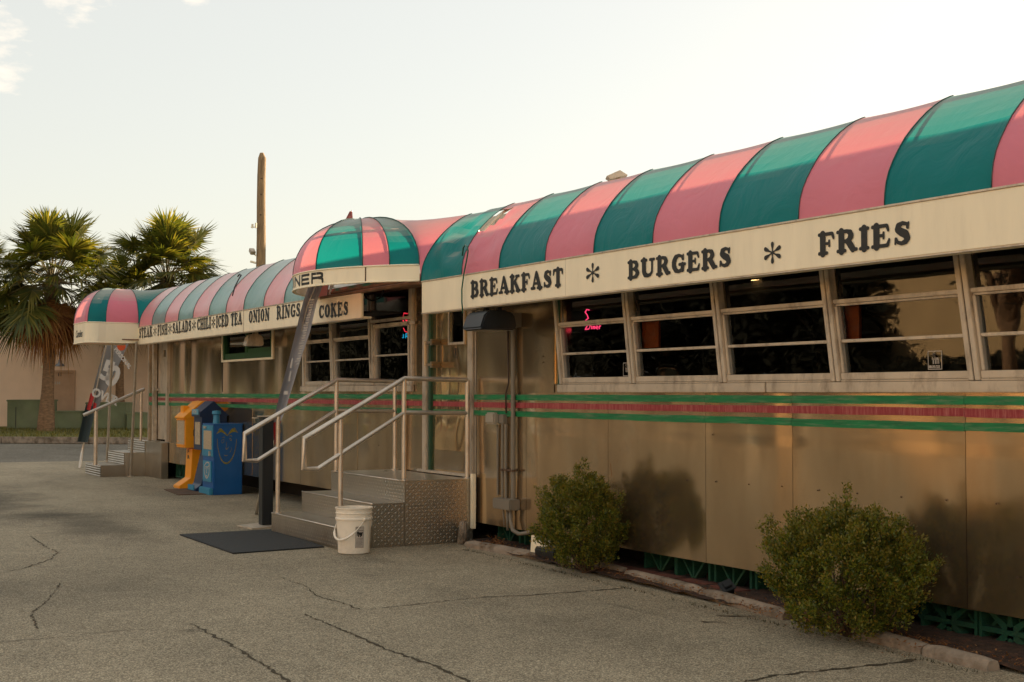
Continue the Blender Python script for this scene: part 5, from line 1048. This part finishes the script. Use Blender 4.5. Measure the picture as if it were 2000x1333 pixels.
f2b = onZ(500, 1005); f2 = thing('feather_flag', tuple(f2b), 'tall leaning grey feather flag seen nearly edge on, rising behind the DINER canopy', 'flag')
q = MB(); q.tube([f2b, at(509, 960, 14.35), at(540, 850, 14.3), at(560, 760, 14.2), at(600, 600, 14.0), at(640, 500, 13.95), at(688, 411, 13.9)], [.018, .014, .012, .010, .008, .006, .004], 8); q.build('pole', M_['rail'], f2, smooth='all')
strip([(672, 433), (640, 490), (612, 535), (592, 590), (577, 650), (565, 700), (549, 760), (538, 805), (533, 826)], [(686, 424), (664, 480), (640, 530), (619, 590), (605, 650), (588, 700), (570, 760), (556, 805), (549, 822)], 13.95, M_['flag2'], 'flag_cloth', f2, curl=.10)
strip([(533, 826), (536, 870)], [(549, 822), (538, 868)], 13.98, M_['flagred'], 'flag_tail', f2, curl=.03)
strip([(674, 430), (683, 413)], [(689, 427), (688, 413)], 13.84, mat('pink_flag_tip', (.45, .16, .15), .7), 'flag_tip', f2, curl=.03)
q = MB(); rf_ = random.Random(8)
for i in range(26):
    t = i/26; y = 585+t*130; xr = 617-(y-585)*.235-2; a = at(xr-rf_.uniform(3, 7), y, 13.86)
    w1, w2, hh = rf_.uniform(3, 11), rf_.uniform(2, 9), rf_.uniform(2, 3.6)
    q.quad(at(xr-w1-2, y, 13.85), at(xr-1, y-hh*.4, 13.85), at(xr-1.5, y+hh*.5, 13.85), at(xr-w2-3, y+hh, 13.85))
for (a, b, c, d, e, f, g_, h2) in ((566, 718, 570, 700, 573, 700, 569, 720), (563, 745, 567, 725, 569, 726, 566, 745), (555, 764, 563, 764, 562, 771, 554, 771)): q.quad(at(a, b, 13.86), at(c, d, 13.86), at(e, f, 13.86), at(g_, h2, 13.86))
q.build('flag_print', M_['flagwhite'], f2, recalc=False)
#SECTION far
wn_dir = rt.copy(); wc = at(128, 843, 47.0); face = fh
pw = lambda s_, z, o_=0.0: Vector((wc.x, wc.y, 0))+wn_dir*s_+Vector((0, 0, z))-fh*o_
pk = thing('stucco_building', (wc.x, wc.y, .15), 'plain peach stucco building with a flat roof behind the palm trees', 'building')
q = MB()
W0, W1 = -14, 62
q.prism([pw(W0, .1), pw(W1, .1), pw(W1, 3.9), pw(W0, 3.9)], fh*12); q.build('wall', M_['stucco'], pk)
q = MB(); q.prism([pw(12.5, 3.9, -.5), pw(26, 3.9, -.5), pw(26, 7.2, -.5), pw(12.5, 7.2, -.5)], fh*11); q.prism([pw(26, 3.9, -.5), pw(W1, 3.9, -.5), pw(W1, 9.6, -.5), pw(26, 9.6, -.5)], fh*11); q.build_each('unseen_sun_block', M_['stucco'], pk)  # unseen blocks added on top to keep low sun off the lot
q = MB(); q.prism([pw(W0-.05, 3.9, .06), pw(W1+.05, 3.9, .06), pw(W1+.05, 4.02, .06), pw(W0-.05, 4.02, .06)], fh*12.1); q.build('parapet_cap', M_['stuccodoor'], pk)
px2 = 47/2700
s_of = lambda px: (px-128)*wc.xy.length*0+((px-128)/2700)*((Vector((wc.x, wc.y, 0))-Vector((0, 0, 0))).dot(fh))
q = MB(); q.prism([pw(s_of(100), .15, .03), pw(s_of(142), .15, .03), pw(s_of(142), 1.98, .03), pw(s_of(100), 1.98, .03)], fh*.035); dpk = q.build('door', M_['stuccodoor'], pk)
q = MB(); q.prism([pw(s_of(142), .15, .05), pw(s_of(146), .15, .05), pw(s_of(146), 2.06, .05), pw(s_of(142), 2.06, .05)], fh*.05); q.prism([pw(s_of(98), 1.985, .05), pw(s_of(142), 1.985, .05), pw(s_of(142), 2.06, .05), pw(s_of(98), 2.06, .05)], fh*.05); q.build('door_frame', M_['stuccodoor'], pk)
for s_, z, txt, m_ in ((s_of(112), 1.86, '11', 'letter'), (s_of(106), 1.58, '114', 'label')):
    text_mesh(txt, .15 if m_ == 'letter' else .13, lambda x, y, s_=s_, z=z: pw(s_+x, z+y, .036), 'number', M_[m_], dpk, bold=.006)
gl_ = thing('gooseneck_lamp', tuple(pw(s_of(121), 2.5, .3)), 'black gooseneck barn lamp on the stucco wall above the door', 'wall lamp')
q = MB(); ctr = pw(s_of(121), 2.19, .3); q.lathe(tuple(ctr), [(.17, 0), (.15, .05), (.06, .11), (.05, .2), (.02, .24)], 20); q.build('shade', mat('lamp_shade_metal', (.16, .17, .18), .35, .6), gl_, smooth='all')
q = MB(); q.tube([ctr+Vector((0, 0, .22)), ctr+Vector((0, 0, .48)), ctr+Vector((0, 0, .53))+fh*.05, ctr+Vector((0, 0, .52))+fh*.3], .018, 8); q.build('arm', M_['blackpaint'], gl_, smooth='all')
q = MB(); q.prism([pw(s_of(80), 2.14, .12), pw(s_of(86), 2.14, .12), pw(s_of(86), 2.22, .12), pw(s_of(80), 2.22, .12)], fh*.12); q.build('security_camera', M_['cream'], label='small white box on the stucco wall beside the palm trunk', cat='wall box', bevel=.01)
# utility cabinets
def cabinet(px0, px1, pyt, d_, dep_, label, card=None, side=None):
    a, b = at(px0, 766, d_), at(px1, 766, d_); zt = H+(766-pyt)*d_/2700; root = thing('utility_cabinet', (a.x, a.y, .15), label, 'utility cabinet', 'green utility cabinets on the verge')
    A, B2 = Vector((a.x, a.y, .15)), Vector((b.x, b.y, .15))
    q = MB(); q.prism([A, B2, B2+Vector((0, 0, zt-.15)), A+Vector((0, 0, zt-.15))], fh*dep_); q.build('body', M_['ubox'], root, bevel=.03)
    q = MB(); q.prism([A-rt*.02-fh*.02+Vector((0, 0, zt-.18)), B2+rt*.02-fh*.02+Vector((0, 0, zt-.18)), B2+rt*.02-fh*.02+Vector((0, 0, zt-.12)), A-rt*.02-fh*.02+Vector((0, 0, zt-.12))], fh*(dep_+.04)); q.build('lid', M_['ubox'], root, bevel=.015)
    if side: q = MB(); s0 = at(side, 766, d_); q.prism([Vector((s0.x, s0.y, .2))-fh*.012, Vector((s0.x, s0.y, .2))-fh*.012+rt*.02, Vector((s0.x, s0.y, zt-.2))-fh*.012+rt*.02, Vector((s0.x, s0.y, zt-.2))-fh*.012], fh*.012); q.build('door_edge', M_['blackpaint'], root)
    if card: p = at(card[0], card[1], d_); q = MB(); q.prism([p-rt*.045-upv*.045-fh*.01, p+rt*.045-upv*.045-fh*.01, p+rt*.045+upv*.045-fh*.01, p-rt*.045+upv*.045-fh*.01], fh*.008); q.build('notice', M_['label'], root)
cabinet(14, 92, 783, 43.6, 1.0, 'tall green utility cabinet left of the palm trunk', None, 31)
cabinet(94, 159, 805, 43.4, .9, 'low green utility cabinet right of the palm trunk with a small notice', (154, 813))
cabinet(168, 246, 788, 43.5, 1.0, 'tall green utility cabinet behind the leaning flag', (241, 797))
cabinet(247, 300, 808, 43.2, .9, 'low green utility cabinet next to the end of the diner')
# palms
def palm(base, crown, r_tr, spread, nl, label, seed, dead=14, trunk=True):
    root = thing('palm_tree', tuple(base), label, 'palm tree', 'sabal palms behind the diner'); r_ = random.Random(seed)
    base, crown = Vector(base), Vector(crown)
    q = MB(); n = 16; pts = []; rad = []
    for i in range(n+1):
        t = i/n; p = base.lerp(crown, t)+Vector((math.sin(t*3)*.04, math.cos(t*2)*.03, 0)); pts.append(p); rad.append(r_tr*(1.25-.45*min(1, t*3) if t < .33 else .8)*(1+r_.uniform(-.05, .05))*(1.0 if t < .8 else 1+1.2*(t-.8)))
    q.tube(pts, rad, 14)
    for i in range(120):       # leaf boots under the crown
        t = r_.uniform(.72, 1.0); a = r_.uniform(0, 6.28); p = base.lerp(crown, t); d_ = Vector((math.cos(a), math.sin(a), 0)); rr2 = r_tr*(.8+1.2*max(0, t-.8)); s_ = Vector((-d_.y, d_.x, 0))*.03
        q.add([p+d_*rr2-s_, p+d_*rr2+s_, p+d_*(rr2+.10)+s_*.6+Vector((0, 0, .16)), p+d_*(rr2+.10)-s_*.6+Vector((0, 0, .16))], [(0, 1, 2, 3)])
    q.build('trunk', M_['trunk'], root, recalc=False, smooth=False)
    cr = MB(); st = MB(); dm = MB()
    def fan(mb, tip, d_, size, droop, nb, width=.030):
        side = d_.cross(Vector((0, 0, 1))); side = side.normalized() if side.length > .1 else Vector((1, 0, 0)); up2 = side.cross(d_).normalized()
        tw = r_.uniform(-.5, .5); side, up2 = side*math.cos(tw)+up2*math.sin(tw), up2*math.cos(tw)-side*math.sin(tw)
        for b in range(nb):
            a = R(-118)+R(236)*b/(nb-1)+r_.uniform(-.05, .05); bd = (d_*math.cos(a)+side*math.sin(a)+up2*(.22*abs(math.sin(a))-.05)).normalized(); L_ = size*(1-.42*(abs(a)/R(118))**2)*r_.uniform(.85, 1.08)
            s2 = bd.cross(up2).normalized()*width*size; m1 = tip+bd*L_*.5+Vector((0, 0, -droop*L_*.12)); e_ = tip+bd*L_*r_.uniform(.95, 1.0)+Vector((0, 0, -droop*L_*r_.uniform(.35, .9)))
            mb.add([tip-s2*.3, tip+s2*.3, m1+s2+up2*.01, m1-s2, e_], [(0, 1, 2, 3), (3, 2, 4)])
    for i in range(nl):
        t = i/nl; el = R(82-118*t**1.0+r_.uniform(-9, 9)); az = i*2.399+r_.uniform(-.3, .3); d_ = Vector((math.cos(az)*math.cos(el), math.sin(az)*math.cos(el), math.sin(el)))
        L_ = spread*r_.uniform(.42, .74); p0 = crown+Vector((0, 0, .05)); m_ = p0+d_*L_*.6+Vector((0, 0, .03)); tip = p0+d_*L_+Vector((0, 0, -.05*L_-.10*(1-math.sin(max(el, 0))))); st.tube([p0, m_, tip], [.018, .012, .008], 5)
        fan(cr, tip, (tip-m_).normalized(), spread*r_.uniform(.42, .50), .22+.40*t, 38)
    for i in range(dead):
        az = i*2.399*1.7+r_.uniform(-.4, .4); el = R(r_.uniform(-75, -40)); d_ = Vector((math.cos(az)*math.cos(el), math.sin(az)*math.cos(el), math.sin(el))); p0 = crown+Vector((0, 0, -.05)); tip = p0+d_*spread*r_.uniform(.3, .5)
        st.tube([p0, p0.lerp(tip, .5)+Vector((d_.x, d_.y, 0))*.1, tip], [.018, .012, .008], 5); fan(dm, tip, (d_+Vector((0, 0, -1.2))).normalized(), spread*r_.uniform(.36, .5), .8, 26, .02)
    cr.build('crown', M_['palm'], root, recalc=False); st.build('leaf_stalk', mat('leaf_stalk', (.16, .12, .04), .7), root, smooth='all', recalc=False); dm.build('dead_fronds', M_['deadpalm'], root, recalc=False)
    return root
def gz(px, py, d_): p = at(px, py, d_); return p
b1 = at(87, 848, 41.5); palm((b1.x, b1.y, .15), at(102, 556, 41.8), .21, 2.4, 76, 'large sabal palm in front of the utility cabinets, full crown with brown skirt', 21, 44)
b2_ = at(310, 842, 46); palm((b2_.x, b2_.y, .1), at(326, 552, 46), .20, 2.4, 80, 'sabal palm rising behind the far awning, right of the others', 33, 12)
b3_ = at(232, 840, 45.5); palm((b3_.x, b3_.y, .1), at(232, 592, 45.5), .17, 1.8, 30, 'smaller sabal palm crown between the two taller palms', 45, 8)
b4_ = at(-62, 850, 43); palm((b4_.x, b4_.y, .1), at(-58, 560, 43), .2, 2.2, 50, 'palm mostly cut off by the left edge, yellow green frond tips', 57, 10)
#SECTION behind camera: what the steel and glass mirror
tw_ = thing('warehouse', (-30, -24, 0), 'long tan building across the lot, seen only mirrored in the steel wall and windows', 'building')
q = MB(); q.box((-39, -34, 0), (40, -24, 6.0)); q.build('wall', M_['tanwall'], tw_)
q = MB(); q.box((-39.1, -34.1, 6.0), (40.1, -23.85, 6.25)); q.build('parapet', M_['stuccodoor'], tw_)
hg = thing('hedge', (-20, -22.5, 0), 'long dark clipped hedge in front of the tan building across the lot', 'hedge'); q = MB(); rh = random.Random(4)
for i in range(26000):
    p = Vector((rh.uniform(-39, 0), rh.uniform(-22.9, -22.0), 2.2*rh.random()+.35*math.sin(i*.37)**2)); d_ = Vector((rh.uniform(-1, 1), rh.uniform(-1, 1), rh.uniform(-1, 1))).normalized()*.13; n_ = d_.cross(Vector((rh.uniform(-1, 1), 1, rh.uniform(-1, 1)))).normalized()*.07; q.add([p-d_, p+n_, p+d_, p-n_], [(0, 1, 2, 3)])
q.build('foliage', M_['fartree'], hg, recalc=False); q = MB(); q.box((-39, -22.9, 0), (0, -22.4, 2.1)); q.build('core', M_['dark'], hg)
def tree(x, y, h_, r_c, seed, label, nb=16, nl=120, ls=.16):
    root = thing('tree', (x, y, 0), label, 'tree', 'trees across the lot'); r_ = random.Random(seed); tb = MB(); cr = MB(); top = Vector((x, y, h_*.55)); tb.tube([(x, y, 0), (x+.1, y, h_*.3), top], [.3, .22, .15], 9)
    for i in range(nb):
        a = r_.uniform(0, 6.28); e_ = top+Vector((math.cos(a)*r_c*r_.uniform(.2, 1), math.sin(a)*r_c*r_.uniform(.2, 1), r_.uniform(-h_*.35 if nb > 20 else 0, h_*.45))); tb.tube([top-Vector((0, 0, r_.uniform(0, h_*.2))), (top+e_)/2+Vector((0, 0, .3)), e_], [.1, .06, .02], 6)
        for k in range(nl):
            p = e_+Vector((r_.gauss(0, .5), r_.gauss(0, .5), r_.gauss(0, .4)))*(ls/.16)**.7; d_ = Vector((r_.uniform(-1, 1), r_.uniform(-1, 1), r_.uniform(-1, 1))).normalized()*ls; n_ = d_.cross(Vector((r_.uniform(-1, 1), r_.uniform(-1, 1), 1))).normalized()*ls*.55; cr.add([p-d_, p+n_, p+d_, p-n_], [(0, 1, 2, 3)])
    tb.build('trunk', M_['trunk'], root, smooth='all', recalc=False); cr.build('crown', M_['fartree'], root, recalc=False); return root
tree(-22.2, -14, 6.5, 2.2, 1, 'broad tree across the lot mirrored in the right hand windows', 12, 60, .075)
tp0 = tree(-44, -20, 11, 5.0, 2, 'dense tree across the lot beside the tan building', 60, 1000, .20)
def dup(root, loc, rz, label):
    r2 = root.copy(); C.objects.link(r2); r2.location = loc; r2.rotation_euler = (0, 0, rz); r2['label'] = label
    for ch in root.children: c2 = ch.copy(); C.objects.link(c2); c2.parent = r2
for i, (x, y) in enumerate([(-41.5, -22), (-51, -23), (-62, -19), (-69, -22), (-74, -20), (-83, -23), (-92, -20), (-103, -24), (-116, -22)]):
    dup(tp0, (x, y, 0), i*1.3, 'dense tree number %s in the row across the lot, counting away from the tan building' % ['two', 'three', 'four', 'five', 'six', 'seven', 'eight', 'nine', 'ten'][i])
